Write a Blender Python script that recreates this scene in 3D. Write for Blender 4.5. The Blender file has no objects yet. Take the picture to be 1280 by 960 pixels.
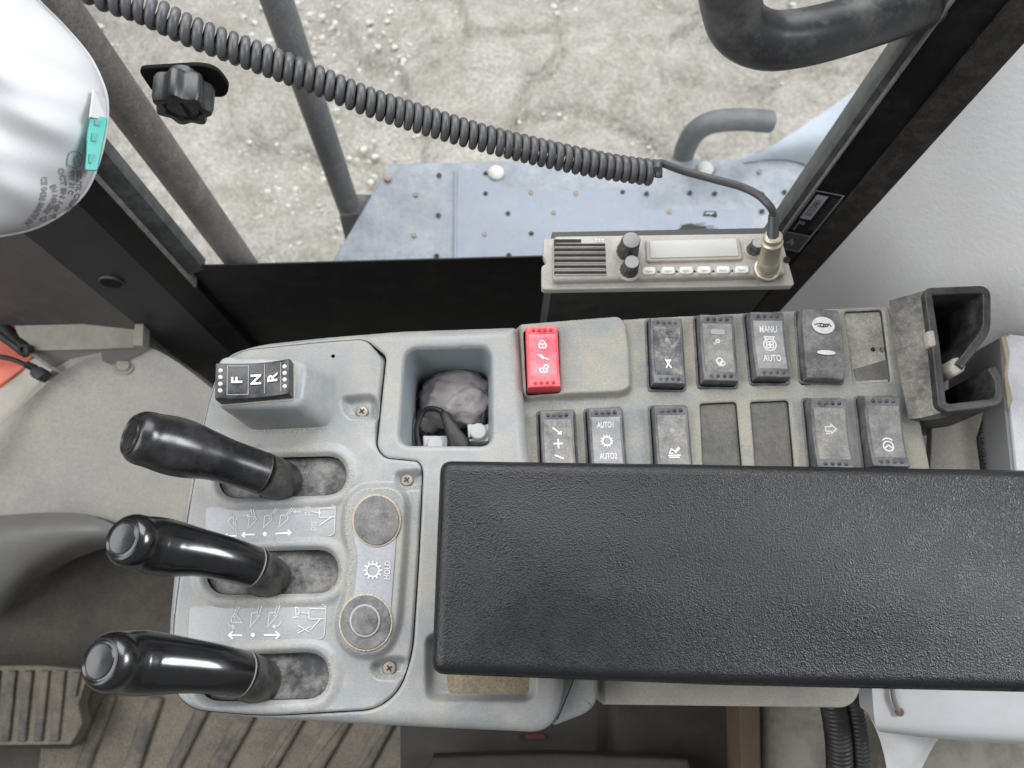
import bpy, math, random
import numpy as np
from mathutils import Vector, Matrix
random.seed(7)
rng = np.random.default_rng(11)
scene = bpy.context.scene
COL = scene.collection

# ------------------------------------------------------------------ camera
FPX = 924.0                       # focal length for a 1280 px wide frame
NADIR = (625.0, 775.0)            # where plumb lines meet in the frame
CAM = Vector((0, 0, 0.45))        # 45 cm above the console top (z = 0)
_d = Vector(((NADIR[0]-640)/FPX, (480-NADIR[1])/FPX, 1)).normalized()
_z = -_d
_x = (Vector((1, 0, 0)) - _z*_z.x).normalized()
_y = _z.cross(Vector((_x.x, _x.y, _x.z)))
# (right, up, forward) is left handed: fix the sign so that world y runs up the frame
if _y.y < 0: _y = -_y
ROT = Matrix((_x, _y, _z))        # camera (right, up, forward) -> world
def ray(px, py): return ROT @ Vector(((px-640)/FPX, (480-py)/FPX, 1))
def P(px, py, z=0.0):
    r = ray(px, py); return CAM + r*((z-CAM.z)/r.z)
def PY(px, py, Y):
    r = ray(px, py); return CAM + r*(Y/r.y)
def PD(px, py, t): return CAM + ray(px, py)*t
def depth(p): return (ROT.transposed() @ (Vector(p)-CAM)).z
def topx(p):
    c = ROT.transposed() @ (Vector(p)-CAM)
    return (640+FPX*c.x/c.z, 480-FPX*c.y/c.z)

cd = bpy.data.cameras.new('camera'); cam = bpy.data.objects.new('camera', cd); COL.objects.link(cam)
cr, cu, cf = ROT @ Vector((1, 0, 0)), ROT @ Vector((0, 1, 0)), ROT @ Vector((0, 0, 1))
M = Matrix((cr, cu, -cf)).transposed().to_4x4(); M.translation = CAM
cam.matrix_world = M
cd.sensor_width = 36; cd.lens = 36*FPX/1280; cd.clip_start = 0.01; cd.clip_end = 200
cd.dof.use_dof = True; cd.dof.focus_distance = .44; cd.dof.aperture_fstop = 11
scene.camera = cam

# ------------------------------------------------------------------ world and lamps
w = bpy.data.worlds.new('World'); scene.world = w; w.use_nodes = True
bg = w.node_tree.nodes['Background']; bg.inputs[0].default_value = (0.94, 0.97, 1.0, 1); bg.inputs[1].default_value = 0.30
def area(name, loc, target, sx, sy, power, col=(1, 1, 1)):
    l = bpy.data.lights.new(name, 'AREA'); l.shape = 'RECTANGLE'; l.size = sx; l.size_y = sy; l.energy = power; l.color = col
    o = bpy.data.objects.new(name, l); COL.objects.link(o); o.location = loc
    o.rotation_euler = (Vector(target)-Vector(loc)).to_track_quat('-Z', 'Y').to_euler(); return o
area('windscreen_light', (-1.15, 0.0, 1.05), (-0.1, 0.1, 0), 1.5, 1.0, 24, (0.97, 0.985, 1.0))
area('side_sky_light', (0.0, 2.4, 2.3), (0, 0.7, -0.8), 3.6, 2.2, 205, (0.98, 0.99, 1.0))
area('rear_window_light', (1.25, 0.34, 0.92), (0.35, 0.1, 0.05), 0.7, 0.6, 36, (0.92, 0.96, 1.0))
scene.view_settings.view_transform = 'Standard'; scene.view_settings.look = 'None'
scene.view_settings.exposure = .16; scene.view_settings.gamma = 1

# ------------------------------------------------------------------ materials
def mat(name, base, rough=.5, metal=0., dust=None, dust_amt=0., dust_scale=45., dust_lo=.42, dust_hi=.68, speck=0., speck_scale=900.,
        bump=0., bump_scale=900., bump_dist=.0006, coat=0., spec=.5, leather=False, big=0.):
    m = bpy.data.materials.new(name); m.use_nodes = True
    nt = m.node_tree; N = nt.nodes; L = nt.links; b = N['Principled BSDF']
    tc = N.new('ShaderNodeTexCoord'); o = tc.outputs['Object']
    def noise(scale, det=6., rg=.6):
        n = N.new('ShaderNodeTexNoise'); n.inputs['Scale'].default_value = scale; n.inputs['Detail'].default_value = det
        n.inputs['Roughness'].default_value = rg; L.new(o, n.inputs['Vector']); return n.outputs['Fac']
    def mrange(src, a, c, lo, hi):
        r = N.new('ShaderNodeMapRange'); r.inputs[1].default_value = a; r.inputs[2].default_value = c
        r.inputs[3].default_value = lo; r.inputs[4].default_value = hi; L.new(src, r.inputs[0]); return r.outputs[0]
    def mix(fac, c1, c2, mode='MIX'):
        x = N.new('ShaderNodeMix'); x.data_type = 'RGBA'; x.blend_type = mode
        for sock, v in ((x.inputs[0], fac), (x.inputs[6], c1), (x.inputs[7], c2)):
            if hasattr(v, 'links'): L.new(v, sock)
            elif isinstance(v, (int, float)): sock.default_value = v
            else: sock.default_value = (*v, 1)
        return x.outputs[2]
    col = base; rgh = None
    if dust:
        f = mrange(noise(dust_scale, 8, .78), dust_lo, dust_hi, 0, dust_amt)
        col = mix(f, col, dust)
        rgh = mrange(f, 0, 1, rough, min(1, rough+.55))
    if speck:
        col = mix(1., col, mix(mrange(noise(speck_scale, 3, .7), .3, .7, 0, 1), (1-speck,)*3, (1+speck*.6,)*3), 'MULTIPLY')
    if big:
        col = mix(1., col, mix(mrange(noise(14, 3, .5), .3, .7, 0, 1), (1-big,)*3, (1+big*.5,)*3), 'MULTIPLY')
    if isinstance(col, tuple): b.inputs['Base Color'].default_value = (*col, 1)
    else: L.new(col, b.inputs['Base Color'])
    if rgh is None:
        rgh = mrange(noise(70, 4), .3, .7, max(0, rough-.06), min(1, rough+.08))
    L.new(rgh, b.inputs['Roughness'])
    b.inputs['Metallic'].default_value = metal; b.inputs['Coat Weight'].default_value = coat; b.inputs['Coat Roughness'].default_value = .08
    b.inputs['Specular IOR Level'].default_value = spec
    if bump:
        bp = N.new('ShaderNodeBump'); bp.inputs['Strength'].default_value = bump; bp.inputs['Distance'].default_value = bump_dist
        if leather:
            v = N.new('ShaderNodeTexVoronoi'); v.feature = 'SMOOTH_F1'; v.inputs['Scale'].default_value = bump_scale; v.inputs['Smoothness'].default_value = .35
            dv = N.new('ShaderNodeVectorMath'); dv.operation = 'ADD'
            nn = N.new('ShaderNodeTexNoise'); nn.inputs['Scale'].default_value = 420; L.new(o, nn.inputs['Vector'])
            sc = N.new('ShaderNodeVectorMath'); sc.operation = 'SCALE'; sc.inputs['Scale'].default_value = .0018
            L.new(nn.outputs['Color'], sc.inputs[0]); L.new(o, dv.inputs[0]); L.new(sc.outputs[0], dv.inputs[1]); L.new(dv.outputs[0], v.inputs['Vector'])
            L.new(v.outputs['Distance'], bp.inputs['Height'])
        else:
            L.new(noise(bump_scale, 4, .6), bp.inputs['Height'])
        L.new(bp.outputs[0], b.inputs['Normal'])
    return m
DUST = (.46, .41, .33)
MT = {}
MT['console'] = mat('console_grey_plastic', (.222, .232, .234), .36, dust=(.32, .295, .25), dust_amt=.85, dust_scale=18, dust_lo=.44, dust_hi=.66, speck=.15, speck_scale=900, bump=.25, bump_scale=1500, bump_dist=.0003)
MT['panel'] = mat('switch_panel_plastic', (.19, .205, .203), .5, dust=(.31, .285, .235), dust_amt=.95, dust_scale=26, dust_lo=.38, dust_hi=.60, speck=.22, speck_scale=900, bump=.3, bump_scale=1400, bump_dist=.0003)
MT['housing'] = mat('housing_grey_plastic', (.22, .236, .245), .40, dust=(.46, .44, .40), dust_amt=.45, dust_scale=25, speck=.08, speck_scale=1300, bump=.2, bump_scale=1500, bump_dist=.0003)
MT['binwall'] = mat('bin_wall_plastic', (.22, .25, .27), .5, dust=DUST, dust_amt=.25, dust_scale=35)
MT['rocker'] = mat('rocker_black_plastic', (.022, .022, .024), .42, dust=(.30, .28, .25), dust_amt=.42, dust_scale=90, speck=.15)
MT['rocker_grey'] = mat('rocker_dusty_plastic', (.075, .077, .085), .42, dust=(.30, .285, .26), dust_amt=.38, dust_scale=140, speck=.25)
MT['fnr'] = mat('direction_switch_black', (.016, .016, .018), .4, dust=(.22, .21, .2), dust_amt=.28, dust_scale=160, speck=.1)
MT['lens'] = mat('switch_lens_grey', (.20, .205, .22), .35, dust=(.42, .38, .31), dust_amt=.7, dust_scale=70, dust_lo=.44, dust_hi=.7, speck=.2)
MT['lens_dark'] = mat('switch_lens_dark', (.055, .057, .065), .35, dust=(.42, .39, .33), dust_amt=.65, dust_scale=75, dust_lo=.46, dust_hi=.66, speck=.2)
MT['lens_dust'] = mat('switch_lens_dusty', (.11, .11, .115), .45, dust=(.40, .37, .31), dust_amt=.62, dust_scale=80, dust_lo=.38, dust_hi=.66, speck=.25)
MT['blank'] = mat('blank_plate_dusty', (.075, .074, .07), .7, dust=(.24, .22, .185), dust_amt=.6, dust_scale=60, dust_lo=.35, dust_hi=.75, speck=.25)
MT['blank_light'] = mat('blank_plate_thick_dust', (.15, .147, .135), .75, dust=(.42, .39, .34), dust_amt=.8, dust_scale=45, dust_lo=.32, dust_hi=.6, speck=.3)
MT['red'] = mat('red_plastic', (.72, .045, .065), .38, dust=(.75, .35, .33), dust_amt=.4, dust_scale=60, speck=.06)
MT['red_lens'] = mat('red_lens', (.78, .085, .12), .32, dust=(.8, .40, .38), dust_amt=.45, dust_scale=60, speck=.06)
MT['red_dull'] = mat('dull_red_tape', (.10, .015, .018), .8, dust=(.05, .04, .035), dust_amt=.7, dust_scale=60)
MT['red_bump'] = mat('red_bump', (.42, .02, .03), .4)
MT['dot'] = mat('grip_dot', (.05, .05, .055), .35, dust=(.35, .33, .3), dust_amt=.4, dust_scale=300)
MT['print'] = mat('white_print', (.64, .645, .645), .6, dust=(.45, .43, .4), dust_amt=.35, dust_scale=200)
MT['print_faint'] = mat('worn_white_print', (.55, .55, .53), .6, dust=(.35, .33, .3), dust_amt=.5, dust_scale=250)
MT['print_dark'] = mat('dark_print', (.03, .03, .035), .6)
MT['print_blue'] = mat('blue_grey_print', (.25, .33, .45), .6)
MT['decal'] = mat('label_film', (.27, .277, .292), .35, dust=(.37, .35, .32), dust_amt=.5, dust_scale=40, speck=.12)
MT['decal_edge'] = mat('label_edge', (.28, .29, .31), .4)
MT['pill'] = mat('button_plate', (.29, .295, .325), .4, dust=(.40, .37, .33), dust_amt=.3, dust_scale=60, speck=.15)
MT['button'] = mat('dusty_dark_button', (.07, .07, .075), .42, dust=(.30, .285, .26), dust_amt=.6, dust_scale=70, dust_lo=.4, dust_hi=.65, speck=.3)
MT['sand'] = mat('packed_dust', (.42, .37, .29), .95, dust=(.30, .25, .18), dust_amt=.8, dust_scale=120, speck=.3, bump=.6, bump_scale=1200)
MT['grit'] = mat('pale_grit', (.56, .50, .40), .95)
MT['dirt'] = mat('brown_dirt', (.25, .205, .145), .95, dust=(.17, .135, .09), dust_amt=.9, dust_scale=90, speck=.35, bump=.6, bump_scale=900)
MT['slider'] = mat('lever_slot_plate', (.04, .04, .042), .38, dust=(.32, .305, .28), dust_amt=.55, dust_scale=38, dust_lo=.45, dust_hi=.62, speck=.25)
MT['lever'] = mat('glossy_black_lever', (.0045, .0045, .005), .25, spec=.5, coat=.3)
MT['lever_cap'] = mat('worn_lever_cap', (.007, .007, .008), .22, dust=(.06, .06, .06), dust_amt=.1, dust_scale=120)
MT['lever_matte'] = mat('worn_black_lever', (.008, .008, .0095), .26, dust=(.13, .125, .12), dust_amt=.22, dust_scale=30, spec=.45)
MT['boot'] = mat('dusty_rubber_boot', (.012, .012, .012), .38, dust=(.20, .18, .15), dust_amt=.30, dust_scale=60, speck=.2)
MT['seam'] = mat('dust_seam', (.16, .155, .15), .7)
MT['screw'] = mat('dirty_steel', (.30, .28, .25), .5, metal=.6, dust=(.16, .13, .09), dust_amt=.8, dust_scale=200)
MT['leather'] = mat('black_grained_vinyl', (.0065, .0068, .0082), .37, bump=.28, bump_scale=1350, bump_dist=.0010, leather=True, spec=.36)
MT['black'] = mat('black_paint', (.0065, .0065, .0075), .5, spec=.25, dust=(.10, .095, .085), dust_amt=.28, dust_scale=40, dust_lo=.5, dust_hi=.8, speck=.3)
MT['black_void'] = mat('dark_cavity_plastic', (.008, .008, .008), .8, spec=.2)
MT['rubber'] = mat('weathered_rubber_seal', (.045, .052, .05), .6, dust=(.17, .175, .165), dust_amt=.7, dust_scale=55, speck=.2, bump=.4, bump_scale=400)
MT['rubber_brown'] = mat('dusty_rubber_trim', (.016, .014, .013), .65, dust=(.13, .105, .085), dust_amt=.45, dust_scale=70, speck=.3, bump=.4, bump_scale=300)
MT['lip'] = mat('worn_seal_lip', (.25, .23, .21), .6, dust=(.06, .06, .06), dust_amt=.7, dust_scale=120)
MT['trim'] = mat('pale_grey_vinyl_trim', (.84, .84, .845), .5, dust=(.74, .71, .67), dust_amt=.5, dust_scale=9, bump=.55, bump_scale=260, bump_dist=.0012)
MT['grab'] = mat('scuffed_black_tube', (.028, .029, .032), .34, dust=(.24, .235, .225), dust_amt=.55, dust_scale=26, dust_lo=.45, dust_hi=.72)
MT['coil'] = mat('grey_cord_rubber', (.066, .066, .070), .40, dust=(.17, .165, .16), dust_amt=.3, dust_scale=90)
MT['radio'] = mat('dusty_radio_plastic', (.40, .38, .35), .6, dust=(.30, .265, .21), dust_amt=.6, dust_scale=35, speck=.15)
MT['radio_dark'] = mat('radio_steel_case', (.035, .037, .037), .55, dust=(.10, .10, .095), dust_amt=.5, dust_scale=60, speck=.2)
MT['radio_grime'] = mat('radio_grime', (.16, .14, .115), .8, dust=(.36, .31, .24), dust_amt=.7, dust_scale=50)
MT['screen'] = mat('dusty_radio_screen', (.46, .465, .44), .35, dust=(.5, .47, .42), dust_amt=.5, dust_scale=30, speck=.05)
MT['radio_button'] = mat('radio_button_white', (.66, .66, .64), .5, dust=(.45, .42, .36), dust_amt=.4, dust_scale=80)
MT['knob'] = mat('radio_knob_dusty', (.035, .034, .033), .5, dust=(.33, .31, .28), dust_amt=.4, dust_scale=120)
MT['knob_top'] = mat('radio_knob_top', (.30, .30, .295), .45, dust=(.45, .43, .4), dust_amt=.4, dust_scale=120)
MT['brass'] = mat('dusty_nickel_connector', (.56, .51, .42), .38, metal=.75, dust=(.42, .36, .27), dust_amt=.6, dust_scale=70)
MT['plate'] = mat('blue_grey_tread_steel', (.175, .197, .23), .55, dust=(.38, .395, .41), dust_amt=.8, dust_scale=26, dust_lo=.42, dust_hi=.72, speck=.2, speck_scale=300, big=.15)
MT['plate_clean'] = mat('blue_grey_rubbed_steel', (.175, .20, .245), .5, dust=(.30, .32, .36), dust_amt=.5, dust_scale=14, speck=.1, speck_scale=300)
MT['fender'] = mat('pale_dusty_fender', (.30, .345, .40), .6, dust=(.48, .50, .51), dust_amt=.6, dust_scale=10)
MT['hole'] = mat('drilled_hole', (.02, .018, .016), .9)
MT['rust'] = mat('rusty_bolt', (.25, .2, .16), .7)
MT['zinc'] = mat('zinc_bolt', (.56, .57, .55), .5, dust=(.4, .38, .33), dust_amt=.6, dust_scale=80)
MT['rail'] = mat('grey_steel_rail', (.075, .085, .095), .55, dust=(.20, .185, .17), dust_amt=.6, dust_scale=45, dust_lo=.46, dust_hi=.68, speck=.5, speck_scale=420, bump=.4, bump_scale=200, bump_dist=.002)
MT['rail_brown'] = mat('dusty_brown_rail', (.085, .074, .07), .6, dust=(.26, .215, .19), dust_amt=.7, dust_scale=45, dust_lo=.42, dust_hi=.68, speck=.5, speck_scale=420, bump=.4, bump_scale=200, bump_dist=.002)
MT['rail_edge'] = mat('orange_painted_steel', (.45, .15, .085), .6, dust=(.3, .25, .2), dust_amt=.6, dust_scale=20)
MT['ground'] = mat('pale_dry_mud', (.32, .30, .255), .95, dust=(.53, .51, .465), dust_amt=.95, dust_scale=7, dust_lo=.35, dust_hi=.64, speck=.32, speck_scale=85, bump=.65, bump_scale=30, bump_dist=.03, big=.0)
MT['stone'] = mat('white_limestone', (.72, .71, .68), .9, dust=(.5, .46, .38), dust_amt=.7, dust_scale=12)
MT['maskfab'] = mat('white_mask_fabric', (.42, .418, .43), .95, spec=.1, bump=.25, bump_scale=900, bump_dist=.0004)
MT['maskprint'] = mat('grey_mask_print', (.20, .19, .20), .8)
MT['teal'] = mat('teal_plastic', (.035, .33, .275), .3)
MT['teal_dark'] = mat('teal_plastic_recess', (.03, .24, .20), .35)
MT['kick_dark'] = mat('dark_side_panel', (.018, .018, .021), .5, dust=(.09, .085, .08), dust_amt=.3, dust_scale=30, speck=.2, speck_scale=500, spec=.4)
MT['kick_mid'] = mat('dusty_side_panel', (.07, .065, .063), .55, dust=(.15, .135, .122), dust_amt=.5, dust_scale=20, speck=.25, speck_scale=500)
MT['ledge'] = mat('dusty_ledge', (.33, .30, .26), .85, dust=(.20, .18, .16), dust_amt=.6, dust_scale=30, speck=.15)
MT['kick'] = mat('grey_beige_plastic', (.30, .293, .28), .48, dust=(.46, .425, .365), dust_amt=.8, dust_scale=8, dust_lo=.36, dust_hi=.66, speck=.15, speck_scale=350)
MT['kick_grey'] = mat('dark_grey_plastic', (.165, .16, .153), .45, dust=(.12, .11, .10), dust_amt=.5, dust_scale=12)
MT['cream'] = mat('cream_lit_plastic', (.62, .58, .51), .6, dust=(.45, .41, .35), dust_amt=.5, dust_scale=20)  # kick panel plastic with the light on its shoulder painted in
MT['orange'] = mat('orange_red_paint', (.78, .17, .10), .45, dust=(.7, .35, .25), dust_amt=.4, dust_scale=20)
MT['cable'] = mat('black_cable', (.012, .012, .013), .45, dust=(.1, .1, .1), dust_amt=.2, dust_scale=90)
MT['floor'] = mat('brown_dusty_floor', (.06, .053, .045), .85, dust=(.13, .113, .092), dust_amt=.7, dust_scale=14, speck=.2, speck_scale=300)
MT['mat_rib'] = mat('ribbed_rubber_mat', (.07, .066, .062), .75, dust=(.26, .215, .16), dust_amt=.8, dust_scale=16, dust_lo=.4, dust_hi=.66, speck=.2, speck_scale=400)
MT['mat_groove'] = mat('sandy_floor_mat', (.19, .163, .13), .95, dust=(.085, .08, .074), dust_amt=.7, dust_scale=18, speck=.35, speck_scale=400, bump=.5, bump_scale=500)
MT['dark_box'] = mat('dark_brown_steel', (.025, .022, .019), .75, dust=(.07, .06, .05), dust_amt=.6, dust_scale=25)
MT['brown'] = mat('brown_edge', (.12, .085, .055), .8, dust=(.1, .07, .05), dust_amt=.6, dust_scale=30)
MT['beige'] = mat('dusty_beige_panel', (.26, .235, .20), .85, dust=(.09, .085, .08), dust_amt=.75, dust_scale=16, dust_lo=.42, dust_hi=.66)
MT['bracket'] = mat('dusty_bracket', (.30, .285, .255), .85, dust=(.42, .38, .315), dust_amt=.8, dust_scale=30, speck=.2)
MT['holder'] = mat('black_holder_plastic', (.016, .016, .018), .42, dust=(.16, .15, .135), dust_amt=.35, dust_scale=60, speck=.25)
MT['holder_dust'] = mat('dusty_holder_plate', (.045, .045, .044), .6, dust=(.34, .315, .27), dust_amt=.7, dust_scale=32, dust_lo=.38, dust_hi=.62, speck=.3)
MT['hose'] = mat('corrugated_black_plastic', (.014, .014, .015), .45, dust=(.10, .095, .09), dust_amt=.35, dust_scale=60)
MT['seatbase'] = mat('pale_grey_painted_steel', (.44, .45, .47), .5, dust=(.40, .36, .30), dust_amt=.5, dust_scale=18)
MT['paper'] = mat('white_paper', (.68, .68, .68), .8, dust=(.4, .37, .33), dust_amt=.35, dust_scale=30)
MT['book_cover'] = mat('scuffed_white_cover', (.62, .62, .645), .5, dust=(.36, .36, .37), dust_amt=.6, dust_scale=24, speck=.08)
MT['book_side'] = mat('grey_card', (.22, .22, .225), .6)
MT['cardedge'] = mat('torn_card_edge', (.42, .37, .28), .9, dust=(.25, .21, .15), dust_amt=.6, dust_scale=120)
MT['lump'] = mat('pinkish_grey_wadding', (.38, .33, .335), .9, dust=(.56, .52, .52), dust_amt=.8, dust_scale=50, bump=.5, bump_scale=260, bump_dist=.002)
MT['white_plastic'] = mat('white_plastic', (.72, .72, .71), .4)
MT['sticker_line'] = mat('silver_label_print', (.33, .33, .34), .5)
MT['sticker_grey'] = mat('grey_label_print', (.075, .075, .08), .5)
MT['sticker_pale'] = mat('pale_label_print', (.36, .37, .42), .5)

def glass_mat():
    m = bpy.data.materials.new('dusty_window_glass'); m.use_nodes = True; nt = m.node_tree; N = nt.nodes; L = nt.links
    N.remove(N['Principled BSDF']); out = N['Material Output']
    tr = N.new('ShaderNodeBsdfTransparent'); df = N.new('ShaderNodeBsdfDiffuse'); df.inputs[0].default_value = (.75, .74, .71, 1)
    gl = N.new('ShaderNodeBsdfGlossy'); gl.inputs['Roughness'].default_value = .03
    tc = N.new('ShaderNodeTexCoord'); n = N.new('ShaderNodeTexNoise'); n.inputs['Scale'].default_value = 9; n.inputs['Detail'].default_value = 8
    v = N.new('ShaderNodeTexVoronoi'); v.inputs['Scale'].default_value = 110
    L.new(tc.outputs['Object'], n.inputs['Vector']); L.new(tc.outputs['Object'], v.inputs['Vector'])
    r = N.new('ShaderNodeMapRange'); r.inputs[1].default_value = .35; r.inputs[2].default_value = .8; r.inputs[3].default_value = .05; r.inputs[4].default_value = .15
    L.new(n.outputs['Fac'], r.inputs[0])
    s = N.new('ShaderNodeMapRange'); s.inputs[1].default_value = .05; s.inputs[2].default_value = .14; s.inputs[3].default_value = .22; s.inputs[4].default_value = 0
    L.new(v.outputs['Distance'], s.inputs[0])
    n2 = N.new('ShaderNodeTexNoise'); n2.inputs['Scale'].default_value = 30; L.new(tc.outputs['Object'], n2.inputs['Vector'])
    g = N.new('ShaderNodeMapRange'); g.inputs[1].default_value = .52; g.inputs[2].default_value = .62; L.new(n2.outputs['Fac'], g.inputs[0])
    mu = N.new('ShaderNodeMath'); mu.operation = 'MULTIPLY'; L.new(s.outputs[0], mu.inputs[0]); L.new(g.outputs[0], mu.inputs[1])
    ad = N.new('ShaderNodeMath'); ad.operation = 'ADD'; L.new(r.outputs[0], ad.inputs[0]); L.new(mu.outputs[0], ad.inputs[1])
    m1 = N.new('ShaderNodeMixShader'); L.new(ad.outputs[0], m1.inputs[0]); L.new(tr.outputs[0], m1.inputs[1]); L.new(df.outputs[0], m1.inputs[2])
    m2 = N.new('ShaderNodeMixShader'); m2.inputs[0].default_value = .03; L.new(m1.outputs[0], m2.inputs[1]); L.new(gl.outputs[0], m2.inputs[2])
    L.new(m2.outputs[0], out.inputs['Surface']); return m
MT['glass'] = glass_mat()

# ------------------------------------------------------------------ object helpers
def tag(o, label=None, cat=None, group=None, kind=None):
    if label: o['label'] = label
    if cat: o['category'] = cat
    if group: o['group'] = group
    if kind: o['kind'] = kind
    return o
def thing(name, loc, label, cat, group=None):
    o = bpy.data.objects.new(name, None); COL.objects.link(o); o.location = loc; o.empty_display_size = .02
    return tag(o, label, cat, group)
def adopt(o, parent):
    if parent is None: return o
    o.parent = parent
    if parent.type == 'EMPTY': o.location = -parent.location     # meshes are modelled in world coordinates
    return o
class MB:
    def __init__(s): s.v = []; s.f = []; s.sm = []
    def add(s, vs, fs, smooth=True):
        k = len(s.v); s.v += [tuple(v) for v in vs]; s.f += [tuple(i+k for i in f) for f in fs]; s.sm += [smooth]*len(fs); return s
    def build(s, name, m, parent=None, sharp=38):
        me = bpy.data.meshes.new(name); me.from_pydata(s.v, [], s.f); me.update()
        me.polygons.foreach_set('use_smooth', s.sm)
        if sharp: me.set_sharp_from_angle(angle=math.radians(sharp))
        me.materials.append(MT[m] if isinstance(m, str) else m)
        o = bpy.data.objects.new(name, me); COL.objects.link(o); return adopt(o, parent)
    def box(s, c, sx, sy, sz, ux=Vector((1, 0, 0)), uy=Vector((0, 1, 0)), uz=Vector((0, 0, 1))):
        c = Vector(c); vs = [c+ux*(a*sx/2)+uy*(b*sy/2)+uz*(d*sz/2) for d in (-1, 1) for b in (-1, 1) for a in (-1, 1)]
        return s.add(vs, [(0, 2, 3, 1), (4, 5, 7, 6), (0, 1, 5, 4), (2, 6, 7, 3), (0, 4, 6, 2), (1, 3, 7, 5)], False)
    def hexa(s, bot, top):                       # four bottom and four top corners
        return s.add(list(bot)+list(top), [(3, 2, 1, 0), (4, 5, 6, 7)]+[(i, (i+1) % 4, (i+1) % 4+4, i+4) for i in range(4)], False)
    def tube(s, pts, rad, n=16, caps=True, up=None):
        pts = [Vector(p) for p in pts]; m = len(pts)
        if not isinstance(rad, (list, tuple)): rad = [rad]*m
        tan = [(pts[min(i+1, m-1)]-pts[max(i-1, 0)]).normalized() for i in range(m)]
        a = (up or Vector((0, 0, 1))); u = (a-tan[0]*a.dot(tan[0]))
        if u.length < 1e-4: u = Vector((0, 1, 0))-tan[0]*tan[0].y
        u.normalize(); vs = []
        for i in range(m):
            u = (u-tan[i]*u.dot(tan[i])).normalized(); b = tan[i].cross(u)
            for k in range(n):
                q = 2*math.pi*k/n; vs.append(pts[i]+(u*math.cos(q)+b*math.sin(q))*rad[i])
        fs = [(i*n+k, i*n+(k+1) % n, (i+1)*n+(k+1) % n, (i+1)*n+k) for i in range(m-1) for k in range(n)]
        if caps: fs += [tuple(range(n))[::-1], tuple((m-1)*n+k for k in range(n))]
        return s.add(vs, fs)
    def lathe(s, c, axis, prof, n=24):           # prof: (radius, height along the axis)
        c = Vector(c); axis = Vector(axis).normalized(); pts = [c+axis*h for _, h in prof]
        u = Vector((1, 0, 0)); u = (u-axis*u.dot(axis)).normalized(); b = axis.cross(u)
        vs = [pts[i]+(u*math.cos(2*math.pi*k/n)+b*math.sin(2*math.pi*k/n))*max(prof[i][0], 1e-5) for i in range(len(prof)) for k in range(n)]
        m = len(prof); fs = [(i*n+k, i*n+(k+1) % n, (i+1)*n+(k+1) % n, (i+1)*n+k) for i in range(m-1) for k in range(n)]
        fs += [tuple(range(n))[::-1], tuple((m-1)*n+k for k in range(n))]
        return s.add(vs, fs)
    def prism(s, poly, z0, z1, bev=0., seg=3, mp=None):      # outline (x, y) counter-clockwise, bevelled top edge
        poly = ccw(poly); mp = mp or (lambda x, y, z: (x, y, z)); n = len(poly)
        rings = [(0, z0), (0, z1-bev)] if bev else [(0, z0), (0, z1)]
        for i in range(1, seg+1):
            if bev: a = i/seg*math.pi/2; rings.append((bev*(1-math.cos(a)), z1-bev+bev*math.sin(a)))
        vs = []
        for off, z in rings: vs += [mp(x, y, z) for x, y in inset(poly, off)]
        fs = [(i*n+k, i*n+(k+1) % n, (i+1)*n+(k+1) % n, (i+1)*n+k) for i in range(len(rings)-1) for k in range(n)]
        fs += [tuple(range(n))[::-1], tuple((len(rings)-1)*n+k for k in range(n))]
        return s.add(vs, fs)
    def wall(s, poly, z0, z1):
        n = len(poly); return s.add([(x, y, z0) for x, y in poly]+[(x, y, z1) for x, y in poly], [(k, (k+1) % n, n+(k+1) % n, n+k) for k in range(n)])
    def slab(s, rows, thick, nrm=None):          # rows of points -> closed slab with its upper face on the points
        R = len(rows); Cn = len(rows[0]); top = [Vector(p) for r in rows for p in r]; nn = []
        for i in range(R):
            for j in range(Cn):
                a = Vector(rows[min(i+1, R-1)][j])-Vector(rows[max(i-1, 0)][j]); b = Vector(rows[i][min(j+1, Cn-1)])-Vector(rows[i][max(j-1, 0)])
                v = b.cross(a).normalized()
                if v.dot(CAM-top[i*Cn+j]) < 0: v = -v
                nn.append(v)
        bot = [p-v*thick for p, v in zip(top, nn)]; k = R*Cn
        fs = [(i*Cn+j, i*Cn+j+1, (i+1)*Cn+j+1, (i+1)*Cn+j) for i in range(R-1) for j in range(Cn-1)]
        fs += [tuple(q+k for q in f[::-1]) for f in fs]
        rim = [j for j in range(Cn)]+[i*Cn+Cn-1 for i in range(1, R)]+[(R-1)*Cn+j for j in range(Cn-2, -1, -1)]+[i*Cn for i in range(R-2, 0, -1)]
        fs += [(rim[i], rim[i]+k, rim[(i+1) % len(rim)]+k, rim[(i+1) % len(rim)]) for i in range(len(rim))]
        return s.add(top+bot, fs)
def ccw(p):
    a = sum(p[i][0]*p[(i+1) % len(p)][1]-p[(i+1) % len(p)][0]*p[i][1] for i in range(len(p)))
    return list(p) if a > 0 else list(p)[::-1]
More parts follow.
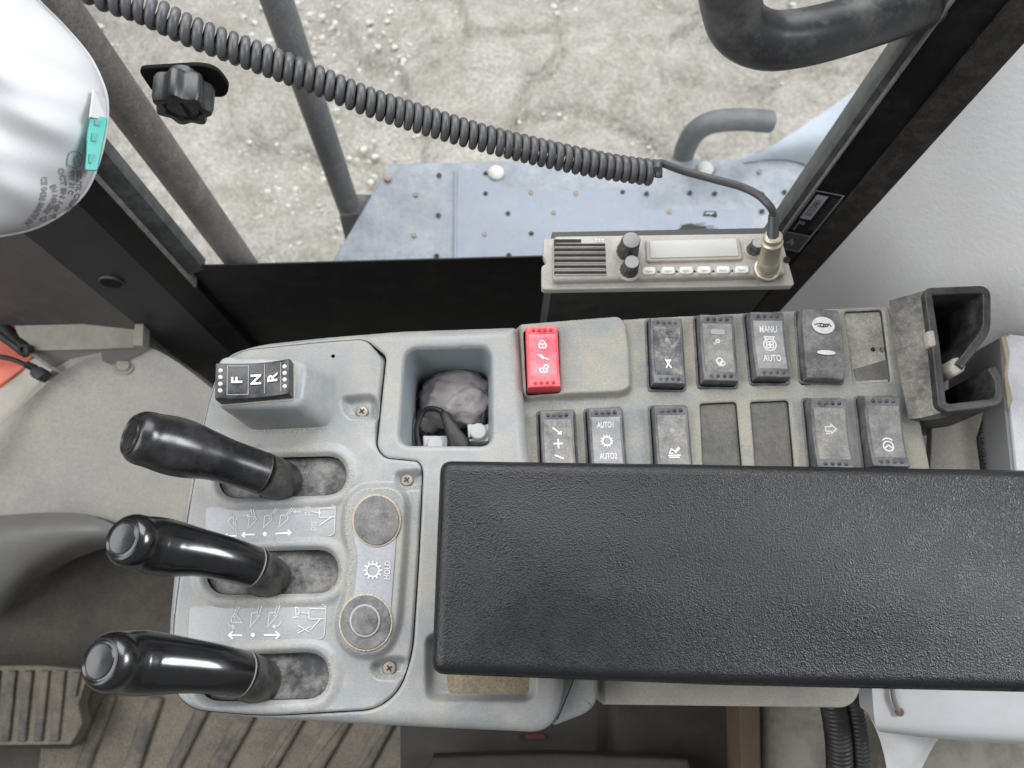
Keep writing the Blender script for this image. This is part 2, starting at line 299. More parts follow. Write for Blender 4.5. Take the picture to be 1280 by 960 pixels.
def inset(p, d):
    if d == 0: return list(p)
    n = len(p); out = []
    for i in range(n):
        a, b, c = np.array(p[i-1][:2]), np.array(p[i][:2]), np.array(p[(i+1) % n][:2])
        e1 = b-a; e2 = c-b; e1 = e1/(np.linalg.norm(e1)+1e-12); e2 = e2/(np.linalg.norm(e2)+1e-12)
        n1 = np.array((-e1[1], e1[0])); n2 = np.array((-e2[1], e2[0])); m = n1+n2; m = m/(np.linalg.norm(m)+1e-12)
        out.append(tuple(b+m*d/max(.4, float(m@n1))))
    for _ in range(6):                           # collapse edges that the offset has turned round
        bad = False
        for i in range(n):
            j = (i+1) % n; oe = np.array(p[j][:2])-np.array(p[i][:2]); ne = np.array(out[j])-np.array(out[i])
            if oe@ne < -1e-16: c_ = tuple((np.array(out[i])+np.array(out[j]))/2); out[i] = out[j] = c_; bad = True
        if not bad: break
    return out
def rnd(p, r, n=5):                              # round the corners of a polygon
    out = []; m = len(p); rs = r if isinstance(r, (list, tuple)) else [r]*m
    for i in range(m):
        a, b, c = [np.array(p[j % m][:2], float) for j in (i-1, i, i+1)]
        la, lc = np.linalg.norm(a-b), np.linalg.norm(c-b); q = min(rs[i], la*.5, lc*.5)
        if q <= 0: out.append(tuple(b)); continue
        s, e = b+(a-b)/la*q, b+(c-b)/lc*q
        for k in range(n+1):
            t = k/n; out.append(tuple((1-t)**2*s+2*t*(1-t)*(b*.93+(s+e)*.035)+t*t*e))
    return out
def W(pts, z=0.): return [tuple(P(x, y, z)[:2]) for x, y in pts]
def catmull(pts, n=8):
    pts = [Vector(p) for p in pts]; out = []
    for i in range(len(pts)-1):
        a, b, c, d = pts[max(i-1, 0)], pts[i], pts[i+1], pts[min(i+2, len(pts)-1)]
        for k in range(n):
            t = k/n; out.append(.5*((2*b)+(c-a)*t+(2*a-5*b+4*c-d)*t*t+(3*b-a-3*c+d)*t**3))
    out.append(pts[-1]); return out
def lerp_rad(r, n, m):
    x = np.linspace(0, len(r)-1, m); return [float(v) for v in np.interp(x, np.arange(len(r)), r)]
def pxrows(grid, n=6):                           # coarse grid of (px, py, z) -> smooth rows of world points
    R = [[Vector(P(*c)) for c in row] for row in grid]
    R = [catmull(r, n) for r in R]; cols = list(zip(*R)); cols = [catmull(c, n) for c in cols]
    return [list(r) for r in zip(*cols)]

# strokes and text, laid on a surface by a mapping function (x, y, lift) -> world
def ribbon(mb, line, width, mp, lift, closed=False):
    p = [np.array(q, float) for q in line]; n = len(p); l = []; r = []
    for i in range(n):
        a = p[i-1] if (i or closed) else p[i]; c = p[(i+1) % n] if (i < n-1 or closed) else p[i]
        e1 = p[i]-a; e2 = c-p[i]; n1 = np.linalg.norm(e1); n2 = np.linalg.norm(e2)
        e1 = e1/n1 if n1 > 1e-12 else e2/max(n2, 1e-12); e2 = e2/n2 if n2 > 1e-12 else e1
        m = np.array((-(e1+e2)[1], (e1+e2)[0])); k = np.linalg.norm(m); m = m/k if k > 1e-9 else np.array((-e1[1], e1[0]))
        sc = width/2/max(.45, float(m@np.array((-e1[1], e1[0])))); l.append(p[i]+m*sc); r.append(p[i]-m*sc)
    vs = [mp(q[0], q[1], lift) for q in l]+[mp(q[0], q[1], lift) for q in r]
    fs = [(i, (i+1) % n, n+(i+1) % n, n+i) for i in range(n if closed else n-1)]
    mb.add(vs, fs, False)
def strokes(lines, width, mp, name, m, parent, lift=.0004):
    mb = MB()
    for i, l in enumerate(lines):
        cl = len(l) > 3 and tuple(l[0]) == tuple(l[-1]); ribbon(mb, l[:-1] if cl else l, width, mp, lift+i*.00001, cl)
    return mb.build(name, m, parent, sharp=0)
def circ(cx, cy, r, n=20, a0=0., a1=360., ry=None):
    return [(cx+r*math.cos(math.radians(a0+(a1-a0)*k/n)), cy+(ry or r)*math.sin(math.radians(a0+(a1-a0)*k/n))) for k in range(n+1)][:] if abs(a1-a0) < 359.9 else \
        (lambda q: q+[q[0]])([(cx+r*math.cos(2*math.pi*k/n), cy+(ry or r)*math.sin(2*math.pi*k/n)) for k in range(n)])
def disc2(cx, cy, r, n=14, ry=None): return [(cx+r*math.cos(2*math.pi*k/n), cy+(ry or r)*math.sin(2*math.pi*k/n)) for k in range(n)]
def fills(polys, mp, name, m, parent, lift=.0004):
    mb = MB()
    for i, p in enumerate(polys): p = ccw(p); mb.add([mp(x, y, lift+i*.00001) for x, y in p], [tuple(range(len(p)))], False)
    return mb.build(name, m, parent, sharp=0)
_txt = {}
def text2d(s, bold=0.):
    if (s, bold) in _txt: return _txt[(s, bold)]
    c = bpy.data.curves.new('t', 'FONT'); c.body = s; c.align_x = 'CENTER'; c.align_y = 'CENTER'; c.size = 1.; c.offset = bold; c.resolution_u = 3
    o = bpy.data.objects.new('t', c); COL.objects.link(o); bpy.context.view_layer.update()
    me = bpy.data.meshes.new_from_object(o.evaluated_get(bpy.context.evaluated_depsgraph_get()))
    v = [tuple(x.co[:2]) for x in me.vertices]; f = [tuple(p.vertices) for p in me.polygons]
    bpy.data.objects.remove(o); bpy.data.curves.remove(c); bpy.data.meshes.remove(me)
    _txt[(s, bold)] = (v, f); return v, f
def text(s, cx, cy, size, mp, name, m, parent, lift=.0004, ang=0., sx=1., bold=.0, mb=None):
    v, f = text2d(s, bold); ca, sa = math.cos(math.radians(ang)), math.sin(math.radians(ang)); own = mb is None; mb = mb or MB()
    mb.add([mp(cx+(x*sx*ca-y*sa)*size, cy+(x*sx*sa+y*ca)*size, lift) for x, y in v], f, False)
    return mb.build(name, m, parent, sharp=0) if own else mb

# height fields with clean outlines, for moulded plastic
def sdf(poly, X, Y):
    d = np.full(X.shape, 1e9); ins = np.zeros(X.shape, bool); n = len(poly)
    for i in range(n):
        ax, ay = poly[i]; bx, by = poly[(i+1) % n]; ex, ey = bx-ax, by-ay; l2 = ex*ex+ey*ey
        if l2 < 1e-14: continue
        t = np.clip(((X-ax)*ex+(Y-ay)*ey)/l2, 0, 1); dx = X-ax-t*ex; dy = Y-ay-t*ey; d = np.minimum(d, dx*dx+dy*dy)
        c = ((ay > Y) != (by > Y))
        if ey != 0: ins ^= c & (X < ax+(Y-ay)/ey*ex)
    d = np.sqrt(d); return np.where(ins, -d, d)
def sst(a, b, x):
    t = np.clip((x-a)/(b-a), 0, 1); return t*t*(3-2*t)
def fillet(d, R):                                # drop towards an edge; d < 0 inside
    q = np.clip(R+d, 0, R); return R-np.sqrt(np.maximum(R*R-q*q, 0))
def hfield(name, outer, holes, zf, h, m, parent):
    xs = [p[0] for p in outer]; ys = [p[1] for p in outer]
    gx = np.arange(min(xs)-2*h, max(xs)+3*h, h); gy = np.arange(min(ys)-2*h, max(ys)+3*h, h); X, Y = np.meshgrid(gx, gy)
    s = sdf(outer, X, Y)
    for q in holes:
        x0, x1 = min(p[0] for p in q)-.004, max(p[0] for p in q)+.004; y0, y1 = min(p[1] for p in q)-.004, max(p[1] for p in q)+.004
        i0, i1 = np.searchsorted(gx, [x0, x1]); j0, j1 = np.searchsorted(gy, [y0, y1])
        s[j0:j1, i0:i1] = np.maximum(s[j0:j1, i0:i1], -sdf(q, X[j0:j1, i0:i1], Y[j0:j1, i0:i1]))
    ok = s < h*.5; cell = ok[:-1, :-1] & ok[1:, :-1] & ok[:-1, 1:] & ok[1:, 1:]
    cnt = np.zeros(X.shape, int)
    for a in (0, 1):
        for b in (0, 1): cnt[a:a+cell.shape[0], b:b+cell.shape[1]] += cell
    used = cnt > 0; edge = used & (cnt < 4); g1, g0 = np.gradient(s, h)
    gl = np.maximum(np.sqrt(g0**2+g1**2), .5); X = np.where(edge, X-s*g0/gl**2, X); Y = np.where(edge, Y-s*g1/gl**2, Y)
    idx = np.full(X.shape, -1); idx[used] = np.arange(used.sum()); x = X[used]; y = Y[used]; z = zf(x, y)
    c = np.argwhere(cell); j, i = c[:, 0], c[:, 1]
    q = np.stack([idx[j, i], idx[j, i+1], idx[j+1, i+1], idx[j+1, i]], 1).astype(np.int32)
    me = bpy.data.meshes.new(name); me.vertices.add(len(x)); me.vertices.foreach_set('co', np.stack([x, y, z], 1).ravel())
    me.loops.add(q.size); me.loops.foreach_set('vertex_index', q.ravel()); me.polygons.add(len(q))
    me.polygons.foreach_set('loop_start', np.arange(0, q.size, 4)); me.update(calc_edges=True)
    me.polygons.foreach_set('use_smooth', np.ones(len(q), bool)); me.validate(); me.materials.append(MT[m])
    o = bpy.data.objects.new(name, me); COL.objects.link(o); return adopt(o, parent)

# ================================================================== SETTING: ground and floor
GZ = -1.55
def ground():
    n = 380; xs = np.linspace(-3.2, 3.2, n); ys = np.linspace(-.5, 5.0, n); X, Y = np.meshgrid(xs, ys)
    Z = np.zeros_like(X)
    for k in range(60):
        f = rng.uniform(1.5, 16); a = rng.uniform(0, 6.28); Z += .02/f*2*np.sin(f*(X*math.cos(a)+Y*math.sin(a))+rng.uniform(0, 6.28)+1.2*np.sin(.7*f*(Y*math.cos(a)-X*math.sin(a))))
    # crusted mud: cells with sunken cracks between them
    pts = rng.uniform((-3.4, -.7), (3.4, 5.2), (460, 2)); d1 = np.full(X.shape, 9.); d2 = np.full(X.shape, 9.)
    XX = X+.05*np.sin(9*Y)+.03*np.sin(23*X+4*Y); YY = Y+.05*np.sin(8*X+2)+.03*np.sin(21*Y-3*X)
    for px, py in pts:
        d = np.hypot(XX-px, YY-py); d2 = np.minimum(d2, np.maximum(d, d1)); d1 = np.minimum(d1, d)
    Z -= .055*np.exp(-((d2-d1)/.022)**2)*np.clip((X+1.1)/.8, .15, 1)
    mb = MB(); mb.add(np.stack([X.ravel(), Y.ravel(), (GZ+Z).ravel()], 1).tolist(), [(j*n+i, j*n+i+1, (j+1)*n+i+1, (j+1)*n+i) for j in range(n-1) for i in range(n-1)])
    o = mb.build('ground', 'ground', sharp=0); tag(o, kind='structure')
    far = MB(); far.add([(-60, -60, GZ-.12), (60, -60, GZ-.12), (60, 60, GZ-.12), (-60, 60, GZ-.12)], [(0, 1, 2, 3)]); f = far.build('terrain', 'ground', sharp=0); tag(f, kind='structure')
    st = MB()
    for k in range(13000):
        x, y = rng.uniform(-2.4, 2.4), rng.uniform(.4, 3.6); r = .003+.010*rng.random()**4+(.016*rng.random() if k < 45 else 0)
        vs = []
        for a, b, c in ((1, 0, 0), (-1, 0, 0), (0, 1, 0), (0, -1, 0), (0, 0, 1), (.6, .6, .6), (-.6, .6, .6), (.6, -.6, .6), (-.6, -.6, .6)):
            q = rng.uniform(.75, 1.25); vs.append((x+a*r*q, y+b*r*q*.9, GZ-.002+c*r*q*.6))
        st.add(vs, [(0, 5, 7), (0, 2, 5), (2, 6, 5), (2, 1, 6), (1, 8, 6), (1, 3, 8), (3, 7, 8), (3, 0, 7), (4, 5, 6), (4, 6, 8), (4, 8, 7), (4, 7, 5)], False)
    o = st.build('pebbles', 'stone', sharp=0); tag(o, 'white limestone pebbles scattered over the pale dry mud', 'pebbles', kind='stuff')
ground()

# cab floor far below the console
FZ = -.60
mb = MB(); mb.box((0.05, -.12, FZ-.02), 1.6, .78, .04); cf_ = mb.build('floor', 'floor'); tag(cf_, kind='structure')

# ================================================================== EXTERIOR
PZ = -.56
t = thing('tread_platform', P(700, 260, PZ), 'blue-grey steel step platform with drilled holes outside the window', 'step')
outl = W([(487, 204), (700, 199), (940, 198), (1065, 196), (1090, 345), (404, 345)], PZ)
mb = MB(); mb.prism(outl, PZ-.03, PZ, .004); mb.build('tread_plate', 'plate', t)
mb = MB(); mb.prism(W([(572, 214), (628, 214), (628, 240), (800, 238), (800, 262), (938, 262), (940, 345), (570, 345)], PZ), PZ, PZ+.002, .0005); mb.build('worn_strip', 'plate_clean', t)
mb = MB(); mb.prism(W([(568.5, 214), (571.5, 214), (571, 345), (567.5, 345)], PZ), PZ, PZ+.005, .001); mb.build('weld_seam', 'plate_clean', t)
for (x, y) in [(549, 220), (520, 244), (548, 270), (518, 295), (546, 321), (607, 243), (664, 242), (635, 268), (606, 294), (664, 293), (692, 267), (720, 243), (778, 241), (808, 243), (836, 266), (862, 242), (893, 243), (893, 270), (952, 244), (980, 241), (952, 265), (978, 266), (636, 320), (607, 218), (892, 214), (949, 216)]:
    c = P(x, y, PZ); mb = MB(); mb.lathe(c, (0, 0, 1), [(.0038, .002), (.0036, .0036), (.0026, .0041), (.0020, .003)], 12); mb.build('drilled_hole', 'rust' if random.random() < .2 else 'hole', t)
for x, y in ((620, 218), (881, 213)):
    mb = MB(); mb.lathe(P(x, y, PZ), (0, 0, 1), [(.0125, .001), (.0125, .006), (.009, .010), (.003, .0115)], 20); mb.build('bolt', 'zinc', t)
mb = MB(); mb.lathe(P(485, 224, PZ), (0, 0, 1), [(.006, .001), (.006, .006), (.002, .008)], 12); mb.build('bolt', 'rust', t)
mpP = lambda x, y, l: tuple(P(x, y, PZ+.004+l))
fills([[(881, 264), (896, 264), (894, 269), (879, 269)]], mpP, 'emblem', 'hole', t)
strokes([[(882, 267), (886, 266), (888, 267.5), (892, 265.5)]], .9, mpP, 'emblem_mark', 'zinc', t, .0012)
strokes([[(880, 283), (893, 282.4)], [(880, 286), (897, 285.6)], [(881, 289), (891, 288.5)], [(897, 289), (905, 288)], [(868, 280), (882, 279)]], .9, mpP, 'warning_print', 'hole', t)
blob = [(865+rng.uniform(13, 20)*math.cos(a), 287+rng.uniform(5.5, 9)*math.sin(a)) for a in np.linspace(0, 6.28, 24, endpoint=False)]
fills([blob], mpP, 'tar_smear', 'hole', t)

t = thing('fender', P(1040, 170, -.5), 'pale dusty blue-grey mudguard sloping beside the step platform', 'mudguard')
mb = MB(); mb.slab(pxrows([[(930, 203, -.557), (1000, 160, -.52), (1080, 105, -.48)], [(1000, 203, -.556), (1050, 175, -.50), (1120, 120, -.44)], [(1100, 260, -.553), (1130, 210, -.48), (1170, 150, -.42)]]), .02); mb.build('panel', 'fender', t)
def rail(name, label, px0, px1, Y, r, zlo, strip=False):
    a, b = PY(*px0, Y), PY(*px1, Y); dr = (a-b)/(a.z-b.z)
    top = b+dr*(.40-b.z); bot = b+dr*(zlo-b.z)
    t = thing(name, bot, label, 'rail', 'exterior grab rails')
    mb = MB(); mb.tube([top, (top+bot)/2, bot], r, 20); mb.build('tube', 'rail_brown' if strip else 'rail', t)
    if strip:
        mb = MB(); q = Vector((-r*.92, -r*.30, 0)); mb.tube([top+q, bot+q], r*.22, 8); mb.build('painted_edge', 'rail_edge', t)
    return t, bot
rail('exterior_rail', 'thick dusty grey steel rail with orange edge beside the left pillar', (66, 0), (296, 319), .44, .0172, -.9, True)
t, bot = rail('exterior_rail', 'slim dark grey steel rail running down to the platform corner', (346, 0), (437, 262), P(437, 262, -.60).y, .0175, -.62)
c = P(449, 262, -.585); mb = MB(); mb.hexa([c+Vector(q) for q in ((-.035, -.025, -.10), (.045, -.012, -.10), (.045, .012, -.10), (-.02, .012, -.10))], [c+Vector(q) for q in ((-.03, -.012, .0), (.028, -.006, .0), (.024, .020, .012), (-.012, .020, .012))]); mb.build('mounting_bracket', 'rail', t)

t = thing('hose_stub', P(855, 195, -.56), 'bent grey pipe end rising behind the step platform', 'pipe')
pts = catmull([P(853, 204, -.62), P(856, 188, -.55), P(868, 166, -.50), P(890, 153, -.48), P(925, 149.5, -.48), P(963, 152, -.49)], 8)
mb = MB(); mb.tube(pts, .0165, 18); mb.build('pipe', 'rail', t)

# ================================================================== CAB SIDE: window, pillars, sill
GY = .345
t = thing('side_window', PY(600, 326, GY), 'dusty side window pane overlooking pale ground', 'window')
a = PY(262, 333, GY); b = PY(985, 322, GY)
def vline(px, py, Y, z): q = PY(px, py, Y); return Vector((q.x, q.y, z))
xl, xr = a.x-.02, b.x+.02; zb = min(a.z, b.z)-.02
mb = MB(); mb.box(((xl+xr)/2, GY+.002, (zb+.42)/2), xr-xl, .004, .42-zb); mb.build('glass_pane', 'glass', t)

t = thing('window_latch', PY(230, 105, GY), 'black star knob latch on a rounded plate in the window glass', 'latch')
def mpG(x, y, l): q = PY(x, y, GY-.002); return (q.x, q.y-l, q.z)
pl = rnd([(172, 82), (250, 77), (272, 82), (288, 104), (283, 118), (262, 117), (196, 118)], [10, 12, 12, 12, 10, 12, 14])
cen = PY(228, 100, GY-.002)
pl2 = [(PY(x, y, GY-.002).x, PY(x, y, GY-.002).z) for x, y in pl]
mb = MB(); mb.prism(pl2, 0, .003, .001, mp=lambda x, y, z: (x, GY-.002-z, y)); mb.build('backing_plate', 'black_void', t)
# seven-lobed knob whose axis points into the cab
def lobed(mb, c, ax, R, lobes, prof, n=56, amp=.12):
    ax = Vector(ax).normalized(); u = Vector((0, 0, 1)) if abs(ax.z) < .9 else Vector((1, 0, 0)); u = (u-ax*u.dot(ax)).normalized(); b = ax.cross(u); vs = []
    for k, (rr, h) in enumerate(prof):
        for i in range(n):
            q = 2*math.pi*i/n; r = R*rr*(1+(amp*math.cos(lobes*q) if rr > .6 else 0)); vs.append(Vector(c)+ax*h+(u*math.cos(q)+b*math.sin(q))*r)
    m = len(prof); mb.add(vs, [(i*n+k, i*n+(k+1) % n, (i+1)*n+(k+1) % n, (i+1)*n+k) for i in range(m-1) for k in range(n)]+[tuple(range(n))[::-1], tuple((m-1)*n+k for k in range(n))])
kc = PY(232, 92, GY-.004)
mb = MB(); lobed(mb, kc, (.02, -1, -.10), .0168, 7, [(.55, 0), (.55, .006), (.92, .007), (1, .010), (1.0, .024), (.95, .027), (.66, .0275), (.58, .022), (.2, .022)]); mb.build('star_knob', 'grab', t)
mb = MB(); q = kc+Vector((.0005, -.023, -.0022)); mb.lathe(q, (.02, -1, -.10), [(.0098, 0), (.0098, .0025), (.002, .003)], 20); scr = mb.build('knob_insert', 'knob', t)
mb = MB(); mb.box(q+Vector((.002, -.0035, 0)), .0016, .001, .012); mb.build('slot', 'hole', t)

# sill panel below the glass
t = thing('window_sill', PY(600, 330, GY-.02), 'matte black sill panel below the side window', 'sill')
sl, sr = PY(252, 335, GY-.006), PY(1010, 309, GY-.006)
mb = MB(); mb.hexa([(sl.x-.06, GY-.006, -.55), (sr.x+.06, GY-.006, -.55), (sr.x+.06, GY-.0045, -.55), (sl.x-.06, GY-.0045, -.55)],
                   [(sl.x-.06, GY-.006, sl.z), (sr.x+.06, GY-.006, sr.z), (sr.x+.06, GY-.0045, sr.z), (sl.x-.06, GY-.0045, sl.z)]); mb.build('panel', 'black', t)

def vbar(mb, foot, z0, z1):                      # plan outline standing between two heights
    foot = ccw(foot); n = len(foot); mb.add([(x, y, z0) for x, y in foot]+[(x, y, z1) for x, y in foot],
        [tuple(range(n))[::-1], tuple(range(n, 2*n))]+[(k, (k+1) % n, n+(k+1) % n, n+k) for k in range(n)], False)
# left pillar
xg = PY(201.6, 256, GY+.006).x                           # edge of the pane
t = thing('window_pillar', (xg-.05, GY, -.5), 'black left window pillar with weathered rubber seal behind the white mask', 'pillar', 'window pillars')
mb = MB(); vbar(mb, [(xg, GY-.006), (xg-.0145, GY-.012), (xg-.0145, GY+.02), (xg, GY+.006)], PY(252, 335, GY-.004).z, .42); mb.build('rubber_seal', 'rubber', t)
mb = MB(); vbar(mb, [(xg-.0145, GY-.016), (xg-.0165, GY-.016), (xg-.0165, GY+.01), (xg-.0145, GY+.01)], PY(252, 335, GY-.004).z-.02, .42); mb.build('seal_lip', 'lip', t)
mb = MB(); vbar(mb, [(xg-.0165, GY-.013), (xg-.045, GY-.020), (xg-.045, GY+.03), (xg-.0165, GY+.02)], -.55, .42); mb.build('post', 'black', t)
XL = xg-.045
# right pillar
xr_ = PY(1040, 175, GY+.004).x; xp = PY(1082, 144, GY-.006).x; xf = PY(1143, 144, GY-.012).x; xe = PY(1193, 150, GY-.020).x
t = thing('window_pillar', (xr_+.05, GY, -.5), 'black right window pillar with rubber seals and a small data label', 'pillar', 'window pillars')
tp = t
mb = MB(); vbar(mb, [(xr_, GY-.004), (xp, GY-.006), (xp, GY+.02), (xr_, GY+.005)], zb-.05, .42); mb.build('rubber_seal', 'rubber', t)
mb = MB(); vbar(mb, [(xp, GY-.009), (xp+.0014, GY-.009), (xp+.0014, GY+.01), (xp, GY+.01)], -.40, .42); mb.build('seal_lip', 'lip', t)
F0 = Vector((xp+.0014, GY-.006, 0)); F1 = Vector((xf, GY-.012, 0))
mb = MB(); vbar(mb, [F0[:2], F1[:2], (F1.x, GY+.03), (F0.x, GY+.02)], -.55, .42); mb.build('post', 'black', t)
mb = MB(); vbar(mb, [(F1.x, F1.y-.003), (xe, F1.y-.008), (xe, GY+.02), (F1.x, GY+.02)], -.55, .42); mb.build('rubber_trim', 'rubber_brown', t)
fd = (F1-F0).normalized(); fn = Vector((fd.y, -fd.x, 0));  fn = fn if fn.y < 0 else -fn
def mpS(x, y, l):                                # label coordinates in metres on the pillar face
    return tuple(F0+fd*(.002+x)+fn*(.0004+l)+Vector((0, 0, SZ+y)))
# height of the label's foot: where the sight line at (985, 310) meets the face
rr = ray(990, 312); tt = (F0-CAM).dot(fn)/rr.dot(fn); SZ = (CAM+rr*tt).z
rr = ray(1050, 243); tt = (F0-CAM).dot(fn)/rr.dot(fn); SH = (CAM+rr*tt).z-SZ; SWd = .023
strokes([[(0, 0), (SWd, 0), (SWd, SH), (0, SH), (0, 0)], [(0, SH*.30), (SWd, SH*.30)]], .0013, mpS, 'label_border', 'sticker_line', tp)
fills([[(0.003, SH*.56), (.0125, SH*.56), (.0125, SH*.95), (.003, SH*.95)]], mpS, 'label_field', 'sticker_pale', tp)
text('013/0481', .0078, SH*.755, .0085, mpS, 'label_number', 'print_dark', tp, .0008, ang=90, sx=.8)
strokes([[(.016, SH*(.42+.034*k)), (.0265, SH*(.42+.034*k))] for k in range(16)], .0011, mpS, 'label_bars', 'sticker_grey', tp)
strokes([[(.005, SH*.36), (.005, SH*.52)], circ(.008, SH*.49, .0018, 10)], .0009, mpS, 'label_mark', 'sticker_line', tp)
fills([[(0.001, SH*.01), (SWd-.001, SH*.01), (SWd-.001, SH*.29), (.001, SH*.29)]], mpS, 'label_panel', 'sticker_grey', tp, .0002)
text('4', .010, SH*.14, .016, mpS, 'label_figure', 'sticker_line', tp, .0008, ang=20)

# pale vinyl trim behind the right pillar
t = thing('rear_side_trim', P(1180, 330, -.2), 'pale grey textured vinyl trim panel right of the pillar', 'trim panel')
e0 = Vector((xe-.001, F1.y-.007, 0))
rows = []
for k in range(25):
    s = k/24; row = []
    for j in range(25):
        q = j/24; z = -.42+.80*q
        x = e0.x+.42*s; y = e0.y-.24*s-.55*(1-q)*s; fo = min(1, s/.16)**2
        y -= fo*.026*math.exp(-((s-.01-.40*q)/.07)**2)+fo*.010*math.sin(3.1*s+2*q)-fo*.014*math.exp(-((s-.14-.40*q)/.07)**2)+.008*math.exp(-((s-.6)/.1)**2-((q-.35)/.12)**2)
        row.append((x, y, z))
    rows.append(row)
mb = MB(); mb.slab(rows, .006); mb.build('panel', 'trim', t, sharp=60)
mb = MB(); mb.tube(catmull([P(1225, 418, -.10), P(1250, 400, -.09), P(1300, 385, -.08)], 6), .007, 10); mb.build('edge_piping', 'hose', t)

# ================================================================== FRONT CORNER (left of the frame)
def wallpt(px, py, Y=None): return PY(px, py, Y or GY-.03)
yA = GY-.018
t = thing('corner_side_panel', (XL-.1, yA, -.36), 'dark dusty side panel with a round hole below the mask', 'side panel')
zL = P(100, 405, -.36).z
hx = PY(140, 348, yA)
fx = PY(104, 352, yA-.004).x                      # vertical fold between dark and dusty facets
ptsA = [(XL+.004, yA), (fx, yA-.004), (fx, GY+.03), (XL+.004, GY+.03)]
mb = MB(); vbar(mb, ptsA, -.60, .42); mb.build('dark_facet', 'kick_dark', t)
mb = MB(); vbar(mb, [(fx, yA-.004), tuple(P(100, 405, -.362)[:2]), tuple(P(-140, 408, -.362)[:2]), (fx-.45, GY+.05), (fx, GY+.05)], -.362, .42); mb.build('dusty_facet', 'kick_mid', t)
mb = MB(); mb.lathe((hx.x, yA-.0035, hx.z), (0, -1, 0), [(.0115, -.001), (.0115, .0010), (.0105, .0016), (.0100, .0005)], 20); gr = mb.build('grommet', 'rubber', t)
mb = MB(); mb.lathe((hx.x, yA-.0045, hx.z), (0, -1, 0), [(.0102, 0), (.0102, .0013), (.001, .0013)], 20); mb.build('hole', 'black_void', gr)
mb = MB(); mb.box((0, GY+.022, -.68), 2.6, .012, .62); o = mb.build('side_wall', 'black'); tag(o, kind='structure')
# ledge at the panel's foot
t = thing('corner_ledge', P(100, 420, -.36), 'dusty beige ledge with an upturned end lip under the side panel', 'ledge')
lz = -.365
mb = MB(); mb.slab(pxrows([[(18, 407, lz+.004), (100, 405, lz+.004), (176, 402, lz+.006)], [(24, 421, lz), (100, 419, lz), (176, 416, lz)], [(34, 438, lz-.006), (100, 437, lz-.006), (176, 434, lz-.004)]]), .012); mb.build('shelf', 'ledge', t)
mb = MB(); mb.hexa([P(170, 436, lz), P(186, 436, lz), P(188, 402, lz), P(172, 402, lz)], [P(166, 432, lz+.022), P(178, 432, lz+.022), P(180, 391, lz+.022), P(170, 391, lz+.022)]); mb.build('end_lip', 'ledge', t)
mb = MB(); mb.slab(pxrows([[(30, 436, lz-.01), (110, 436, lz-.01), (190, 434, lz-.01)], [(70, 462, lz-.03), (110, 462, lz-.035), (150, 455, lz-.03)]]), .01); mb.build('lower_flange', 'kick_grey', t)  # dark grey strip sloping down below the shelf

t = thing('kick_panel', P(130, 560, -.45), 'curved grey-beige plastic kick panel beside the front levers', 'panel')
g = [[(-60, 560, -.42), (0, 530, -.40), (70, 470, -.385), (120, 443, -.38), (170, 431, -.38), (225, 455, -.39), (330, 540, -.39)],
     [(-60, 590, -.425), (0, 560, -.415), (60, 500, -.405), (120, 470, -.40), (175, 462, -.40), (230, 490, -.40), (330, 560, -.40)],
     [(-60, 620, -.46), (0, 600, -.445), (60, 565, -.43), (120, 545, -.425), (180, 540, -.425), (240, 550, -.425), (330, 590, -.425)],
     [(-60, 660, -.49), (0, 650, -.475), (60, 640, -.46), (120, 635, -.45), (180, 640, -.45), (240, 650, -.45), (330, 660, -.45)],
     [(-60, 690, -.53), (0, 688, -.52), (60, 674, -.50), (125, 664, -.49), (180, 690, -.49), (240, 705, -.49), (330, 720, -.49)]]
mb = MB(); mb.slab(pxrows(g, 5), .012); mb.build('moulded_panel', 'kick', t, sharp=60)
mb = MB(); c = P(155, 456, -.397); mb.lathe(c, (.1, -.25, 1), [(.012, -.004), (.012, .0015), (.008, .0005), (.0075, .004), (.002, .005)], 18); mb.build('fixing_screw', 'ledge', t)
t = thing('moulded_cover', P(60, 690, -.5), 'smooth moulded cover in front of the kick panel, its shade painted dark grey', 'cover')
g = [[(-70, 640, -.49), (0, 638, -.475), (70, 638, -.46), (130, 650, -.455), (158, 668, -.46)],
     [(-70, 680, -.47), (0, 675, -.46), (60, 668, -.455), (115, 668, -.455), (150, 674, -.465)],
     [(-70, 735, -.50), (0, 735, -.50), (50, 705, -.49), (95, 685, -.485), (140, 678, -.49)],
     [(-70, 780, -.58), (0, 768, -.57), (45, 728, -.56), (90, 700, -.545), (135, 684, -.54)]]
mb = MB(); mb.slab(pxrows(g, 5), .01); mb.build('shell', 'kick_grey', t, sharp=60)  # continues the kick panel turning under; its shade is put into the darker grey

t = thing('front_frame', P(20, 470, -.42), 'orange-red painted frame corner with a kick panel shoulder whose light is painted cream at far left', 'frame')
mb = MB(); mb.prism(W([(-80, 350), (2, 392), (26, 412), (44, 442), (26, 462), (0, 481), (-80, 530)], -.40), -.43, -.40, .002); mb.build('painted_plate', 'orange', t)
mb = MB(); mb.slab(pxrows([[(-80, 536, -.405), (0, 483, -.405), (46, 446, -.40), (70, 462, -.395)], [(-80, 600, -.45), (0, 552, -.44), (56, 505, -.43), (90, 474, -.425)]], 4), .01); mb.build('lit_shoulder', 'cream', t)  # upward-facing shoulder of the kick panel; the pale colour carries its light
t = thing('cable_bundle', P(20, 420, -.38), 'black taped cable bundle with a clip over the orange frame', 'cable')
mb = MB(); mb.tube(catmull([P(-40, 385, -.37), P(0, 408, -.37), P(22, 428, -.37), P(36, 440, -.372)], 6), .0085, 12); mb.build('sleeve', 'cable', t)
